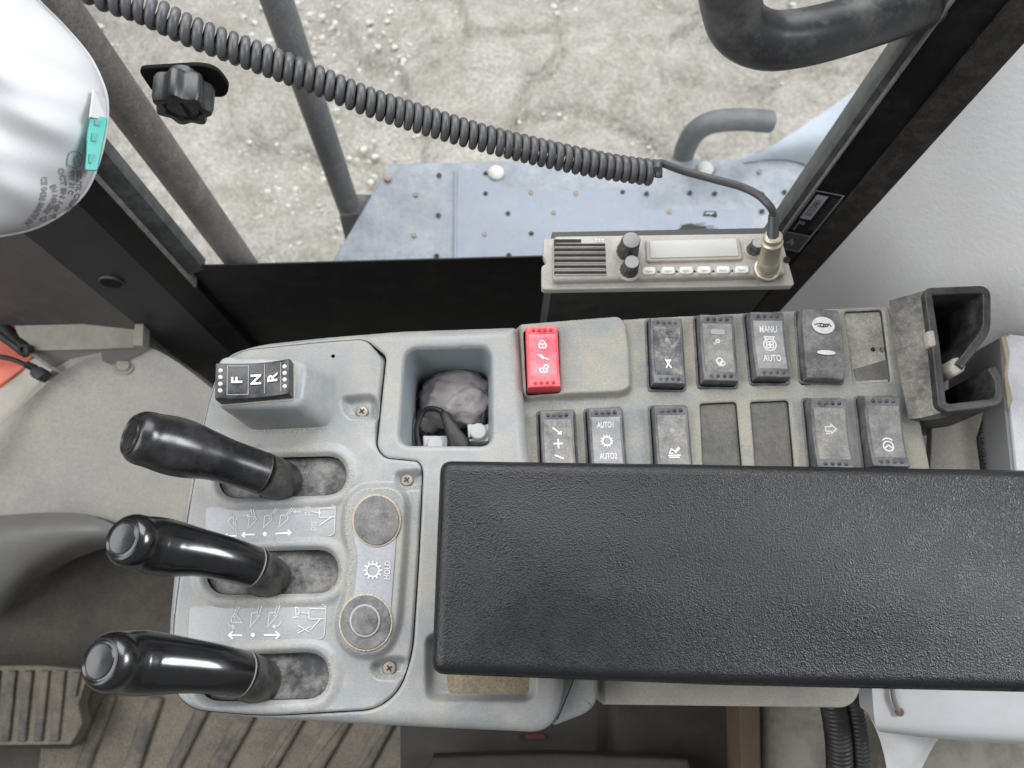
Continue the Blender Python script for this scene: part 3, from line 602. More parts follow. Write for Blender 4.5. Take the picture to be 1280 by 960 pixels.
mb = MB(); mb.tube(catmull([P(-40, 395, -.365), P(0, 419, -.365), P(20, 433, -.366), P(30, 441, -.37)], 6), .005, 10); mb.build('wire', 'hose', t)
mb = MB(); mb.tube(catmull([P(30, 438, -.37), P(46, 446, -.37), P(66, 460, -.372), P(76, 464, -.378)], 6), .0022, 8); mb.build('tail', 'lip', t)
mb = MB(); mb.lathe(P(31, 437, -.362), (0, -.4, 1), [(.006, -.008), (.006, .003), (.0035, .004), (.003, 0)], 14); mb.build('clip', 'hose', t)
t = thing('loose_plug_cable', P(45, 462, -.37), 'thin black cable ending in a small ribbed plug', 'cable')
mb = MB(); mb.tube(catmull([P(-40, 442, -.372), P(0, 446, -.372), P(18, 450, -.372), P(34, 457, -.372)], 6), .0028, 10); mb.build('lead', 'cable', t)
mb = MB(); A, B = P(34, 456, -.372), P(45, 461, -.372)
mb.tube([A+(B-A)*k/9 for k in range(10)], [.0036 if k % 2 else .0046 for k in range(10)], 12); mb.build('strain_relief', 'cable', t)
mb = MB(); mb.prism(rnd(W([(44, 459), (57, 461), (62, 468), (53, 477), (46, 475), (41, 470)], -.372), .002), -.378, -.364, .002); mb.build('plug', 'cable', t)

# ribbed pedal and mat on the floor
t = thing('foot_pedal', P(50, 880, -.52), 'ribbed dusty rubber pedal plate at lower left', 'pedal')
pz = -.53
out = W([(-120, 832), (60, 832), (112, 838), (104, 862), (98, 880), (103, 905), (88, 931), (-120, 933)], pz)
mb = MB(); mb.prism(out, pz-.02, pz, .002); mb.build('base_pad', 'mat_groove', t)
for k in range(10):
    x = 96-20.5*k; mb = MB(); q = W([(x-2, 838), (x+8.5, 838), (x-.5, 926), (x-11, 926)], pz)
    if k == 0: q = W([(x-2, 840), (x+7, 840), (x+1, 870), (x-6, 870)], pz)
    mb.prism(q, pz-.002, pz+.005, .002); mb.build('rib', 'mat_rib', t)
mb = MB(); mb.hexa([P(-120, 934, pz-.06), P(90, 934, pz-.06), P(90, 932, pz-.02), P(-120, 932, pz-.02)], [P(-120, 936, pz-.021), P(90, 936, pz-.021), P(90, 931, pz-.0205), P(-120, 931, pz-.0205)]); mb.build('front_edge', 'dark_box', t)
t = thing('floor_mat', P(300, 930, FZ), 'sandy rubber floor mat with diagonal ridges below the console', 'mat')
mz = FZ+.012
mb = MB(); mb.prism(W([(60, 862), (150, 850), (520, 880), (512, 1010), (40, 1010)], mz), FZ+.001, mz, .003); mb.build('sheet', 'mat_groove', t)
for k, (x0, x1, wd) in enumerate([(140, 95, 18), (196, 158, 22), (262, 205, 18), (320, 258, 26), (386, 322, 20), (440, 376, 30), (497, 440, 22)]):
    mb = MB(); y0, y1 = 868+k*2, 985
    mb.prism(rnd(W([(x0-wd/2, y0), (x0+wd/2, y0), (x1+wd/2, y1), (x1-wd/2, y1)], mz), .008), mz-.001, mz+.009, .005); mb.build('ridge', 'mat_rib', t)

# ================================================================== CONSOLE
con = thing('control_console', P(420, 660, -.06), 'grey plastic side console with three levers and a bank of rocker switches', 'console')
outer = W(rnd([(648, 404), (500, 409), (400, 417), (318, 426), (276, 440), (256, 490), (234, 580), (213, 700), (204, 790), (205, 858), (226, 886), (300, 899), (450, 908), (600, 915), (690, 919), (706, 870), (712, 780), (690, 640), (662, 575)], [7, 8, 20, 20, 18, 20, 30, 40, 30, 22, 22, 30, 30, 30, 26, 20, 20, 10, 10]))
lpan = W(rnd([(300, 437), (400, 427), (456, 423), (483, 445), (477, 500), (471, 560), (482, 572), (524, 576), (529, 588), (524, 700), (516, 818), (500, 864), (470, 888), (330, 896), (240, 888), (218, 868), (214, 793), (232, 655), (258, 510), (276, 455)], [20, 10, 10, 6, 20, 8, 6, 6, 6, 30, 20, 17, 17, 30, 14, 10, 30, 30, 20, 14]))
binp = W(rnd([(506, 436), (613, 433), (615, 557), (498, 556)], 15))
tray = W(rnd([(531, 790), (672, 790), (670, 878), (531, 878)], 16))
slots_px = [rnd([(272, 574), (433, 570), (433, 618), (275, 624)], 24), rnd([(256, 691), (423, 687), (423, 741), (260, 744)], 26), rnd([(246, 820), (411, 815), (411, 873), (250, 877)], 28)]
slots = [W(s) for s in slots_px]
def zshell(x, y):
    d = sdf(outer, x, y); z = -fillet(d, .010)
    z -= fillet(-sdf(binp, x, y), .0035)*.9
    dl = -sdf(lpan, x, y); z -= fillet(dl, .0012)
    z -= .009*sst(0, .005, -sdf(tray, x, y)+.0005)
    return z
hfield('shell', outer, [lpan, binp], zshell, .0009, 'console', con)
mb = MB(); mb.wall(outer, -.075, -.0099); mb.build('shell_side', 'console', con)
ix, iy = inset(ccw(lpan), .0006), None
pill_px = rnd([(452, 612), (492, 610), (507, 622), (505, 680), (497, 780), (484, 812), (458, 819), (432, 808), (424, 780), (436, 740), (441, 700), (432, 660), (437, 625)], 14)
pill = W(pill_px); hold = [W(rnd(q, 10)) for q in ([(424, 497), (470, 492), (476, 523), (434, 524)], [(491, 590), (532, 586), (532, 612), (497, 612)], [(461, 829), (488, 820), (512, 822), (508, 849), (468, 849)])]
pinh = [(P(417, 446).x+.0013*math.cos(a), P(417, 446).y+.0013*math.sin(a)) for a in np.linspace(0, 6.28, 12, endpoint=False)]
stick = [W(rnd([(258, 634), (421, 629), (419, 671), (258, 674)], 6)), W(rnd([(238, 758), (409, 754), (406, 800), (236, 803)], 6))]
def zlev(x, y):
    d = sdf(ix, x, y); z = .0012-fillet(d, .0016)
    for s in slots:
        q = sdf(s, x, y); z += .0016*(sst(.0005, .003, q)-sst(.004, .009, q)) - fillet(-q, .0014)*.8
    z += .0042*(1-sst(-.001, .0042, sdf(pill, x, y)))
    for hq in hold: z -= .0055*(1-sst(-.0042, .0012, sdf(hq, x, y)))
    cx = P(457, 470).x; ty = P(500, 560).y
    z -= .0045*sst(cx-.001, cx+.011, x)*sst(ty-.002, ty+.012, y)
    return z
hfield('lever_panel', ix, slots+[pinh], zlev, .00075, 'console', con)
mb = MB(); mb.wall(ix, -.012, -.0004); mb.wall(lpan, -.012, -.0012); mb.build('panel_joint', 'black_void', con)
mb = MB(); mb.prism(inset(ccw(outer), .004), -.078, -.0755, 0); mb.build('base_plate', 'black_void', con)
mb = MB(); mb.prism(inset(ccw(lpan), .002), -.016, -.012, 0); mb.build('under_plate', 'black_void', con)
for s, sp in zip(slots, slots_px):
    mb = MB(); mb.wall(s, -.0075, .0004); w_ = mb.build('slot_wall', 'black_void', con)
    mb = MB(); mb.prism(inset(ccw(s), -.001), -.0062, -.0040, 0); mb.build('slot_plate', 'slider', w_)
# bin
bb = inset(ccw(binp), .004)
mb = MB(); n = len(bb); tb = ccw(binp)
mb.add([(x, y, -.0032) for x, y in tb]+[(x, y, -.070) for x, y in bb], [(k, (k+1) % n, n+(k+1) % n, n+k) for k in range(n)]+[tuple(range(n, 2*n))]); mb.build('storage_bin', 'binwall', con)
# tray dirt
mb = MB(); mb.prism(rnd(W([(556, 800), (667, 800), (664, 868), (560, 867)], -.008), .004), -.0092, -.0082, .0006); mb.build('tray_dirt', 'dirt', con)
# lower cover behind the shell's tail
mb = MB(); mb.prism(rnd(W([(690, 780), (751, 780), (747, 878), (735, 892), (690, 909)], -.018), [.003, .003, .012, .012, .003]), -.07, -.018, .004); mb.build('tail_cover', 'console', con)

# screws in their pockets
for x, y in ((453, 515), (509, 600.5), (487, 835)):
    c = P(x, y, -.0042); mb = MB(); mb.lathe(c, (0, 0, 1), [(.0041, -.002), (.0041, .0008), (.0034, .0017), (.001, .0021)], 18); s_ = mb.build('screw', 'screw', con)
    mb = MB(); ux, uy = Vector((.8, .6, 0)), Vector((-.6, .8, 0))
    mb.box(c+Vector((0, 0, .0021)), .0036, .0008, .0006, ux, uy); mb.box(c+Vector((0, 0, .00212)), .0008, .0036, .0006, ux, uy); mb.build('cross_slot', 'hole', s_)

# buttons on the raised plate
mpZ = lambda zz: (lambda x, y, l: tuple(P(x, y, zz+l)))
pz_ = .0054
mb = MB(); mb.prism(W(rnd([(450, 628), (494, 626), (499, 640), (496, 690), (489, 780), (478, 800), (446, 800), (436, 780), (446, 735), (450, 700), (443, 665), (444, 640)], 10)), pz_-.002, pz_+.0006, .0003); bp_ = mb.build('button_plate', 'pill', con)
for cx, cy, rx, ry, kind in ((471, 651, 28.5, 31, 0), (457.5, 778, 31.5, 34, 1)):
    mb = MB(); mb.prism(W(disc2(cx, cy, rx+2.5, 30, ry+2.5), pz_), pz_, pz_+.0011, .0006); r_ = mb.build('dust_ring', 'sand', con)
    mb = MB(); mb.prism(W(disc2(cx, cy, rx, 36, ry), pz_), pz_-.001, pz_+.0017, .0006); b_ = mb.build('round_button', 'button', con)
    if kind:
        mb = MB(); mb.prism(W(disc2(457, 776, 19.5, 30, 21), pz_), pz_, pz_+.0026, .0006); mb.build('inner_ring', 'decal', b_)
        mb = MB(); mb.prism(W(disc2(457, 776, 17, 30, 18.5), pz_), pz_, pz_+.0030, .0008); mb.build('inner_button', 'button', b_)
mpB = mpZ(pz_+.0007)
def gear(cx, cy, r, teeth=12):
    return [circ(cx, cy, r*.74, 24)]+[[(cx+r*.80*math.cos(a), cy+r*.80*math.sin(a)), (cx+r*1.1*math.cos(a), cy+r*1.1*math.sin(a))] for a in [2*math.pi*k/teeth for k in range(teeth)]]
strokes(gear(466, 713, 10.5), 2.0, mpB, 'gear_symbol', 'print', bp_)
text('HOLD', 484.5, 714, 11.5, lambda x, y, l: tuple(P(x, y, pz_+.0007+l)), 'hold_lettering', 'print_faint', bp_, ang=0, sx=1) if False else None
def mptxt(cx, cy, zz, ang):                      # text axes in the frame's own directions (x right, y up)
    ca, sa = math.cos(math.radians(ang)), math.sin(math.radians(ang))
    return lambda x, y, l: tuple(P(cx+x*ca-y*sa, cy-(x*sa+y*ca), zz+l))
text('HOLD', 0, 0, 10.5, mptxt(484.5, 713, pz_+.0007, 87), 'hold_lettering', 'print_faint', bp_, sx=.8, bold=.01)

# pictogram stickers between the levers
def sticker(poly, zz):
    mb = MB(); mb.prism(poly, zz-.0006, zz+.0003, .0001); d_ = mb.build('pictogram_label', 'decal', con); return d_
zs = .0012
d1 = sticker(stick[0], zs); d2 = sticker(stick[1], zs); mpD = mpZ(zs+.0003)
q = rnd([(300, 632.5), (419.5, 631), (417.5, 669.5), (300, 671.5)], 6); strokes([q[6:18]], .7, mpD, 'label_outline', 'print_faint', d1)
def S1(pts): return [(280+x/8.533, 620+y/8.533) for x, y in pts]
def S2(pts): return [(280+x/9.143, 745+y/9.143) for x, y in pts]
L1 = [[(45, 165), (70, 215)], [(70, 165), (85, 215)], [(100, 225), (75, 235), (40, 275), (105, 355), (105, 225)], [(140, 225), (118, 280), (132, 320), (120, 370)],
      [(205, 207), (262, 207)], [(245, 190), (265, 207), (245, 225)], [(285, 140), (300, 210)], [(310, 140), (328, 210)], [(270, 220), (330, 218), (345, 245), (335, 270), (255, 350), (270, 220)],
      [(555, 130), (500, 200)], [(580, 132), (525, 200)], [(435, 212), (500, 208), (512, 235), (500, 262), (418, 340), (435, 212)],
      [(722, 125), (668, 195)], [(748, 128), (690, 198)], [(605, 205), (670, 202), (685, 225), (675, 255), (585, 332), (605, 205)],
      [(740, 170), (815, 170)], [(765, 150), (740, 170), (765, 188)], [(935, 165), (1010, 182)], [(1190, 128), (1030, 130), (1015, 150), (1015, 220), (1030, 230), (1180, 222)], [(1140, 228), (1015, 315)]]
d1s = strokes([S1(l) for l in L1], 1.15, mpD, 'boom_pictograms', 'print_faint', d1)
strokes([S1(l) for l in ([(0, 425), (135, 425)], [(40, 400), (5, 425), (40, 445)], [(195, 413), (330, 410)], [(225, 385), (192, 413), (225, 445)], [(548, 402), (700, 392)], [(680, 362), (712, 392), (680, 420)])], 2.1, mpD, 'arrows', 'print', d1)
fills([[tuple(c) for c in disc2(331, 667.5, 2.7)], disc2(317.3, 648.5, .8, 8), disc2(336.5, 648, .8, 8), disc2(356.5, 646.3, .8, 8), disc2(399.3, 641, 1.3, 8, 2.6)], mpD, 'dots', 'print', d1)
text('DSS', 0, 0, 9.6, mptxt(385, 638.8, zs+.0003, 84), 'dss_lettering', 'print_faint', d1, sx=.72)
text('DSS', 0, 0, 9.6, mptxt(392.5, 657.8, zs+.0003, 84), 'dss_lettering', 'print_faint', d1, sx=.72)
q = rnd([(300, 756.5), (408, 755.5), (405, 798), (300, 800)], 6); strokes([q[6:18]], .7, mpD, 'label_outline', 'print_faint', d2)
L2 = [[(160, 110), (115, 200)], [(185, 112), (135, 210)], [(115, 205), (85, 250), (85, 300), (205, 305), (140, 215), (115, 205)], [(40, 305), (65, 340), (115, 352)], [(95, 330), (118, 352), (92, 375)],
      [(405, 105), (375, 190)], [(435, 108), (400, 195)], [(315, 195), (375, 190), (405, 225), (300, 350), (315, 195)], [(610, 105), (580, 190)], [(640, 108), (605, 195)], [(518, 192), (580, 188), (608, 225), (498, 350), (518, 192)],
      [(658, 295), (620, 340), (555, 350)], [(585, 330), (555, 350), (590, 368)], [(810, 130), (845, 130), (860, 170), (850, 205), (820, 210)], [(820, 130), (820, 240)], [(780, 245), (855, 240)], [(880, 188), (970, 200)],
      [(1160, 148), (990, 142), (970, 165), (970, 255), (990, 265), (1150, 258)], [(1100, 265), (985, 390)], [(845, 335), (985, 415)], [(840, 425), (985, 350)]]
strokes([S2(l) for l in L2], 1.15, mpD, 'bucket_pictograms', 'print_faint', d2)
strokes([S2(l) for l in ([(55, 448), (208, 448)], [(100, 405), (55, 448), (100, 490)], [(455, 446), (630, 446)], [(590, 405), (632, 446), (590, 490)])], 2.1, mpD, 'arrows', 'print', d2)
fills([disc2(316, 793.5, 2.7), disc2(292.8, 771.2, .8, 8), disc2(320.7, 770, .8, 8), disc2(343, 769.7, .8, 8)], mpD, 'dots', 'print', d2)

# loose grit caught along the mouldings
def grit(name, spots, zfun, n_each, spread, m):
    mb = MB(); X = []
    for line, wgt in spots:
        pl_ = [P(x, y, 0) for x, y in line]
        for _ in range(int(n_each*wgt)):
            f = rng.random()*(len(pl_)-1); i = min(int(f), len(pl_)-2); p = pl_[i].lerp(pl_[i+1], f-i); X.append((p.x+rng.normal(0, spread), p.y+rng.normal(0, spread)))
    X = np.array(X); Z = zfun(X[:, 0], X[:, 1])
    for (x, y), z in zip(X, Z):
        r = .00018+.00042*rng.random()**2; a = rng.uniform(0, 6.28)
        mb.add([(x+r*math.cos(a+k*2.09), y+r*math.sin(a+k*2.09), z-r*.2) for k in range(3)]+[(x, y, z+r)], [(0, 1, 3), (1, 2, 3), (2, 0, 3)], False)
    o = mb.build(name, m, con, sharp=0); tag(o, kind='stuff'); return o
grit('dust_grains', [([(440, 630), (433, 660), (442, 700), (438, 735), (426, 775), (434, 808), (458, 819)], 3.2), ([(452, 618), (480, 612), (500, 622)], .8), ([(300, 540), (360, 540), (410, 536)], 1.4), ([(436, 575), (440, 595), (432, 618)], .7),
      ([(426, 695), (429, 715), (420, 738)], .7), ([(414, 822), (417, 845), (408, 872)], .7), ([(430, 512), (452, 524), (470, 520)], .8), ([(496, 608), (510, 611), (525, 606)], .6), ([(468, 842), (488, 848), (505, 845)], .7), ([(262, 676), (330, 675), (420, 674)], .7), ([(245, 752), (330, 750), (408, 750)], .7)], lambda x, y: zlev(x, y)+.0001, 130, .0011, 'grit')
# direction switch housing
def quad_frame(q, z):
    c = [P(x, y, z) for x, y in q]; uy = ((c[0]-c[3])+(c[1]-c[2]))/2; ux = ((c[1]-c[0])+(c[2]-c[3]))/2
    L_ = uy.length/2; uy = uy.normalized(); Wd = (ux-uy*ux.dot(uy)).length/2; ux = (ux-uy*ux.dot(uy)).normalized()
    return sum(c, Vector())/4, ux, uy, Wd, L_
HZ = .033
bq = rnd([(308, 539), (416, 534), (422, 464), (285, 452)], [16, 16, 14, 14]); tq = rnd([(268, 511), (377, 508), (385, 450), (272, 445)], [16, 16, 14, 14])
mb = MB(); rings = []
B_, T_ = W(bq, 0), W(tq, HZ); n = len(B_)
for s, ins in ((-.08, 0), (0, 0), (.3, 0), (.6, 0), (.88, 0), (.94, .0004), (.98, .0012), (1, .0028)):
    ring = [tuple(np.array(b)*(1-s)+np.array(tt_)*s) for b, tt_ in zip(B_, T_)]; ring = inset(ccw(ring), ins); rings.append([(x, y, HZ*s) for x, y in ring])
mb.add([v for r in rings for v in r], [(i*n+k, i*n+(k+1) % n, (i+1)*n+(k+1) % n, (i+1)*n+k) for i in range(len(rings)-1) for k in range(n)]+[tuple((len(rings)-1)*n+k for k in range(n))])
mb.build('direction_switch_housing', 'housing', con)

# ------------------------------------------------------------------ rocker switches
def rocker(q, z, h, body, lens, name='rocker_switch', label=None, bottom=.006, dots=True, tilt=0., bow=.28, dotmat='rocker', lensy=(-.73, .73), round_end=False, fw=.90, fl=.93, bezel=True):
    c, ux, uy, Wd, L_ = quad_frame(q, z); w = Wd*fw; l = L_*fl; bv = .0013; uz = Vector((0, 0, 1))
    def H(y): s = y/l; return h*(1-bow*(1-s*s))+tilt*s*h
    ys = [-l, -l+bv*.3, -l+bv, -l*.82]+list(np.linspace(-l*.7, l*.7, 13))+[l*.82, l-bv, l-bv*.3, l]; ds = [bv, bv*.35, 0]+[0]*15+[0, bv*.35, bv]
    mb = MB(); vs = []
    for y, d in zip(ys, ds):
        hh = H(y)-d; sw = 1.0
        if round_end: sw = 1-.10*max(0, abs(y/l)-.6)/.4
        e = w*sw
        for x, zz in ((-e, -bottom), (-e, hh-bv), (-e+bv*.3, hh-bv*.3), (-e+bv, hh), (0, hh), (e-bv, hh), (e-bv*.3, hh-bv*.3), (e, hh-bv), (e, -bottom)): vs.append(c+ux*x+uy*y+uz*zz)
    k = 9; m = len(ys); fs = [(i*k+j, i*k+j+1, (i+1)*k+j+1, (i+1)*k+j) for i in range(m-1) for j in range(k-1)]
    mb.add(vs, [f[::-1] for f in fs]+[tuple(range(k)), tuple((m-1)*k+j for j in range(k))[::-1]]); o = mb.build(name, body, con, sharp=42)
    if label: o['label'] = label
    def mp(x, y, lift): return tuple(c+ux*(x*w)+uy*(y*l)+uz*(H(y*l)+lift))
    if lens:
        mb = MB(); yy = np.linspace(lensy[0], lensy[1], 15); rows = [[mp(x, y, .0007 if 0 < i < 14 and abs(x) < .85 else .0001) for x in (-.86, -.83, 0, .83, .86)] for i, y in enumerate(yy)]
        mb.add([p for r in rows for p in r], [(i*5+j, i*5+j+1, (i+1)*5+j+1, (i+1)*5+j) for i in range(14) for j in range(4)]); mb.build('lens', lens, o)
    if dots:
        for s in (-1, 1):
            mb = MB()
            for x in (-.55, -.18, .19, .56): mb.lathe(mp(x, s*.865, -.0004), (0, 0, 1), [(.00135, 0), (.00125, .0007), (.0007, .0012), (.0001, .0014)], 10)
            mb.build('grip_bumps', dotmat, o)
    if bezel:
        rq = lambda g: rnd([tuple((c+ux*a*(Wd+g)+uy*b*(L_+g))[:2]) for a, b in ((-1, -1), (1, -1), (1, 1), (-1, 1))], .0022+max(g, 0), 4)
        a_, b_, c_, n = rq(-.0002), rq(.0004), rq(.0012), 20; n = len(a_); mb = MB()
        mb.add([(x, y, z-.002) for x, y in a_]+[(x, y, z+.0006) for x, y in a_]+[(x, y, z+.0008) for x, y in b_]+[(x, y, z+.0001) for x, y in c_], [(i*n+k_, i*n+(k_+1) % n, (i+1)*n+(k_+1) % n, (i+1)*n+k_) for i in range(3) for k_ in range(n)]); mb.build('bezel', 'rocker_grey', o)
    mb = MB(); mb.prism([tuple((c+ux*a*Wd*1.03+uy*b*L_*1.02)[:2]) for a, b in ((-1, -1), (1, -1), (1, 1), (-1, 1))], z-bottom-.004, z-bottom-.001, 0); mb.build('switch_base', 'black_void', o)
    return o, (lambda x, y, lift: mp(x, y, lift+.0007)), w, l
def rk_strokes(r, lines, width, m='print', name='symbol'):       # lines in units of the half width, both directions alike
    o, mp, w, l = r; return strokes(lines, width, lambda x, y, f: mp(x, y*w/l, f), name, m, o, .00025)
def rk_text(r, s, x, y, size, m='print', ang=0., sx=.62, bold=.0, name='lettering'):
    o, mp, w, l = r; return text(s, x, y, size, lambda a, b, f: mp(a, b*w/l, f), name, m, o, .00025, ang=ang, sx=sx, bold=bold)

fq = [(276, 506), (283, 462), (368, 455), (364, 498)]
r = rocker(fq, HZ, .0115, 'fnr', None, 'direction_switch', 'black rocker lettered F N R on its raised grey housing', bottom=.002, tilt=.12, bow=.35, dotmat='print_faint', fw=1.02, fl=1.03, bezel=False)
for s, y in (('F', .82), ('N', -.14), ('R', -1.02)): rk_text(r, s, 0, y, .74, sx=1.1, bold=.025)
rk_strokes(r, [[(-.8, 1.30), (.8, 1.30), (.8, .28), (-.8, .28), (-.8, 1.30)], [(-.8, -.56), (.8, -.56)], [(-.8, -1.45), (.8, -1.45)]], .022, 'sticker_line', 'field_lines')
mb = MB(); mb.prism(rnd(W([(275, 508), (281, 459), (372, 452), (368, 501)], HZ), .002), HZ-.001, HZ+.0006, .0003); mb.build('switch_seat', 'bracket', con)

# ------------------------------------------------------------------ switch panel
SPZ = -.012
spz = rnd([(643, 409), (790, 397), (1112, 381), (1140, 470), (1166, 592), (1172, 640), (660, 640)], [4, 30, 5, 30, 20, 4, 4])
sp = W(spz, SPZ)
Q = {'A': [(808, 402), (850, 400), (856, 487), (811, 489)], 'B': [(868, 398), (914, 396), (921, 483), (873, 486)], 'C': [(929, 395), (976, 392), (985, 478), (939, 482)], 'D': [(994, 393), (1045, 390), (1052, 477), (1001, 481)],
     'E': [(1056, 389), (1103, 387), (1114, 477), (1068, 479)], 'F': [(672, 517), (717, 513), (722, 602), (676, 605)], 'G': [(731, 514), (776, 510), (783, 600), (736, 603)], 'H': [(812, 510), (857, 508), (865, 598), (817, 600)],
     'I': [(875, 504), (921, 502), (929, 594), (879, 595)], 'J': [(938, 502), (986, 500), (994, 592), (945, 593)], 'K': [(1003, 501), (1052, 499), (1063, 592), (1012, 594)], 'L': [(1069, 499), (1118, 496), (1131, 589), (1080, 592)]}
redq = [(654, 413), (698, 411), (701, 491), (658, 494)]
RZ = -.0055
redh = W(rnd(redq, 4), RZ)
block = W(rnd([(646, 399), (768, 393), (783, 404), (788, 440), (790, 490), (776, 497), (656, 502), (650, 494)], [3, 10, 10, 10, 8, 10, 8, 8]), SPZ)
holes = {k: W(rnd(v, 4), SPZ) for k, v in Q.items()}
def zsp(x, y):
    d = sdf(sp, x, y); z = SPZ-fillet(d, .0028)
    z += (RZ-SPZ)*(1-sst(-.0032, .0008, sdf(block, x, y)))
    for k, q in holes.items():
        cx, cy = np.mean([p[0] for p in q]), np.mean([p[1] for p in q]); near = (abs(x-cx) < .03) & (abs(y-cy) < .04)
        z[near] -= fillet(-sdf(q, x[near], y[near]), .0011)
    z -= fillet(-sdf(redh, x, y), .0009)
    return z
hfield('switch_panel', sp, list(holes.values())+[redh], zsp, .00085, 'panel', con)
mb = MB(); mb.wall(sp, -.075, SPZ-.0027); mb.build('switch_panel_side', 'panel', con)
mb = MB(); mb.prism(inset(ccw(sp), .004), -.078, -.0755, 0); mb.build('base_plate', 'black_void', con)
for k, q in holes.items():
    mb = MB(); mb.wall(q, SPZ-.011, SPZ-.001); mb.build('switch_well', 'rocker', con)
mb = MB(); mb.wall(redh, RZ-.011, RZ-.0008); mb.build('switch_well', 'rocker', con)
for k in 'EIJ':
    mb = MB(); mb.prism(inset(ccw(holes[k]), .0002), SPZ-.006, SPZ-.0028, .0004); o = mb.build('blank_plate', 'blank_light' if k == 'E' else 'blank', con)
    if k == 'E':
        o['label'] = 'thickly dusted blank plate with a small punched hole'
        mb = MB(); mb.lathe(P(1091, 437, SPZ-.0028), (0, 0, 1), [(.0016, .0001), (.0016, .0003), (.0001, .0004)], 12); mb.build('punched_hole', 'hole', o)
        mb = MB(); mb.lathe(P(1102, 437, SPZ-.0028), (0, 0, 1), [(.0017, .0001), (.0015, .0005), (.0009, .0002), (.0001, .0002)], 12); mb.build('dent', 'blank', o)
        mb = MB(); mb.prism(W([(1066, 462), (1110, 449), (1112, 474), (1070, 476)], SPZ-.0028), SPZ-.003, SPZ-.0025, 0); mb.build('dust_edge', 'blank', o)

r = rocker(redq, RZ, .0105, 'red', 'red_lens', label='red rocker switch with padlock and bucket symbols', dotmat='red_bump', bow=.2, bezel=False)
pad = lambda y, open_: [[(-.2, y-.22), (.2, y-.22), (.22, y+.02), (-.22, y+.02), (-.2, y-.22)], circ(0+(.16 if open_ else 0), y+.04, .14, 10, 180 if not open_ else 170, 0, .22), [(0, y-.14), (0, y-.06)]]
rk_strokes(r, pad(.80, False)+pad(-.82, True)+[[(-.32, .14), (-.08, .10), (.05, -.12), (-.02, -.14), (-.32, .14)], [(.05, -.08), (.22, -.16), (.36, -.2)]], .07)
r = rocker(Q['A'], SPZ, .0098, 'rocker_grey', 'lens_dark', label='dark rocker switch with a round dot and an hourglass-shaped symbol')
rk_strokes(r, [[(-.18, -.55), (.0, -.85), (.18, -.55)], [(0, -.85), (-.15, -1.15)], [(0, -.85), (.18, -1.15)], [(-.1, -.62), (.1, -.62)]], .085)
o, mp, w, l = r; fills([[(x, y*w/l) for x, y in disc2(0, .72, .15)]], mp, 'indicator_dot', 'lens', o, .0003)
r = rocker(Q['B'], SPZ, .0098, 'rocker_grey', 'lens_dust', label='dusty rocker switch with a worn swirl symbol')
rk_strokes(r, [circ(.0, -.80, .17, 12), circ(.16, -.95, .13, 10), [(-.2, -.72), (-.05, -1.1), (.2, -1.12)], circ(-.02, .42, .1, 9), [(-.15, .2), (-.25, .3)]], .08, 'print_faint')
o, mp, w, l = r; fills([[(x, y*w/l) for x, y in rnd([(-.42, .82), (.42, .82), (.42, 1.12), (-.42, 1.12)], .1)]], mp, 'indicator_window', 'decal', o, .0003)
r = rocker(Q['C'], SPZ, .0098, 'rocker_grey', 'lens', label='grey rocker switch lettered MANU and AUTO with a fan symbol')
rk_text(r, 'MANU', -.02, .92, .58, sx=.62, bold=.01); rk_text(r, 'AUTO', .04, -.86, .58, sx=.64, bold=.01)
rk_strokes(r, [circ(0, 0, .36, 20), [(-.2, .32), (-.28, .48), (.28, .48), (.2, .32)], circ(-.1, .1, .11, 8), circ(.1, .1, .11, 8), circ(-.1, -.1, .11, 8), circ(.1, -.1, .11, 8)], .075)
r = rocker(Q['D'], SPZ, .008, 'button', None, label='smooth grey rocker switch with a white oval lamp mark', dots=False, bow=-.12, round_end=True, fw=.97, fl=.985)
o, mp, w, l = r; fills([[(x+.02, (y*w/l)) for x, y in disc2(0, .92, .56, 26, .46)]], mp, 'oval_mark', 'print_faint', o, .0002)
rk_strokes(r, [[(-.42, .92), (-.25, .98), (-.05, 1.02), (.1, .95), (.3, 1.0), (.42, .86)], [(-.3, .86), (0, .82), (.25, .88)], circ(-.05, .92, .09, 8), circ(.18, .92, .07, 8)], .06, 'print_dark', 'machine_symbol')
fills([[(x, y*w/l) for x, y in disc2(0.05, -.52, .46, 22, .12)]], mp, 'bar_mark', 'print_faint', o, .0002)
r = rocker(Q['F'], SPZ, .0105, 'rocker_grey', 'lens_dust', label='dusty rocker switch with plus and slash symbols beside the armrest')
rk_strokes(r, [[(-.3, 1.0), (.15, .62)], [(-.02, .62), (.18, .60), (.2, .78)], [(-.3, .02), (.28, .02)], [(0, .3), (0, -.28)], [(-.25, -.68), (.28, -.92)]], .09)
r = rocker(Q['G'], SPZ, .0105, 'rocker_grey', 'lens', label='grey rocker switch lettered AUTO1 and AUTO2 around a gear')
rk_text(r, 'AUTO1', -.02, 1.0, .50, sx=.62, bold=.008); rk_text(r, 'AUTO2', .02, -.88, .50, sx=.62, bold=.008); rk_strokes(r, gear(0, .05, .34), .075)
r = rocker(Q['H'], SPZ, .0098, 'rocker_grey', 'lens_dust', label='grey rocker switch with a worn work equipment symbol')
rk_strokes(r, [[(-.35, -.95), (.38, -.92)], [(-.3, -1.06), (.3, -1.05)], [(-.28, -.8), (-.12, -.55), (.08, -.7), (.32, -.42)], [(.05, -.82), (.36, -.5)], [(-.3, -.82), (-.05, -.82)]], .08)
fills([[(x, y*r[2]/r[3]) for x, y in disc2(-.02, .55, .15)]], r[1], 'indicator_dot', 'decal', r[0], .0003)
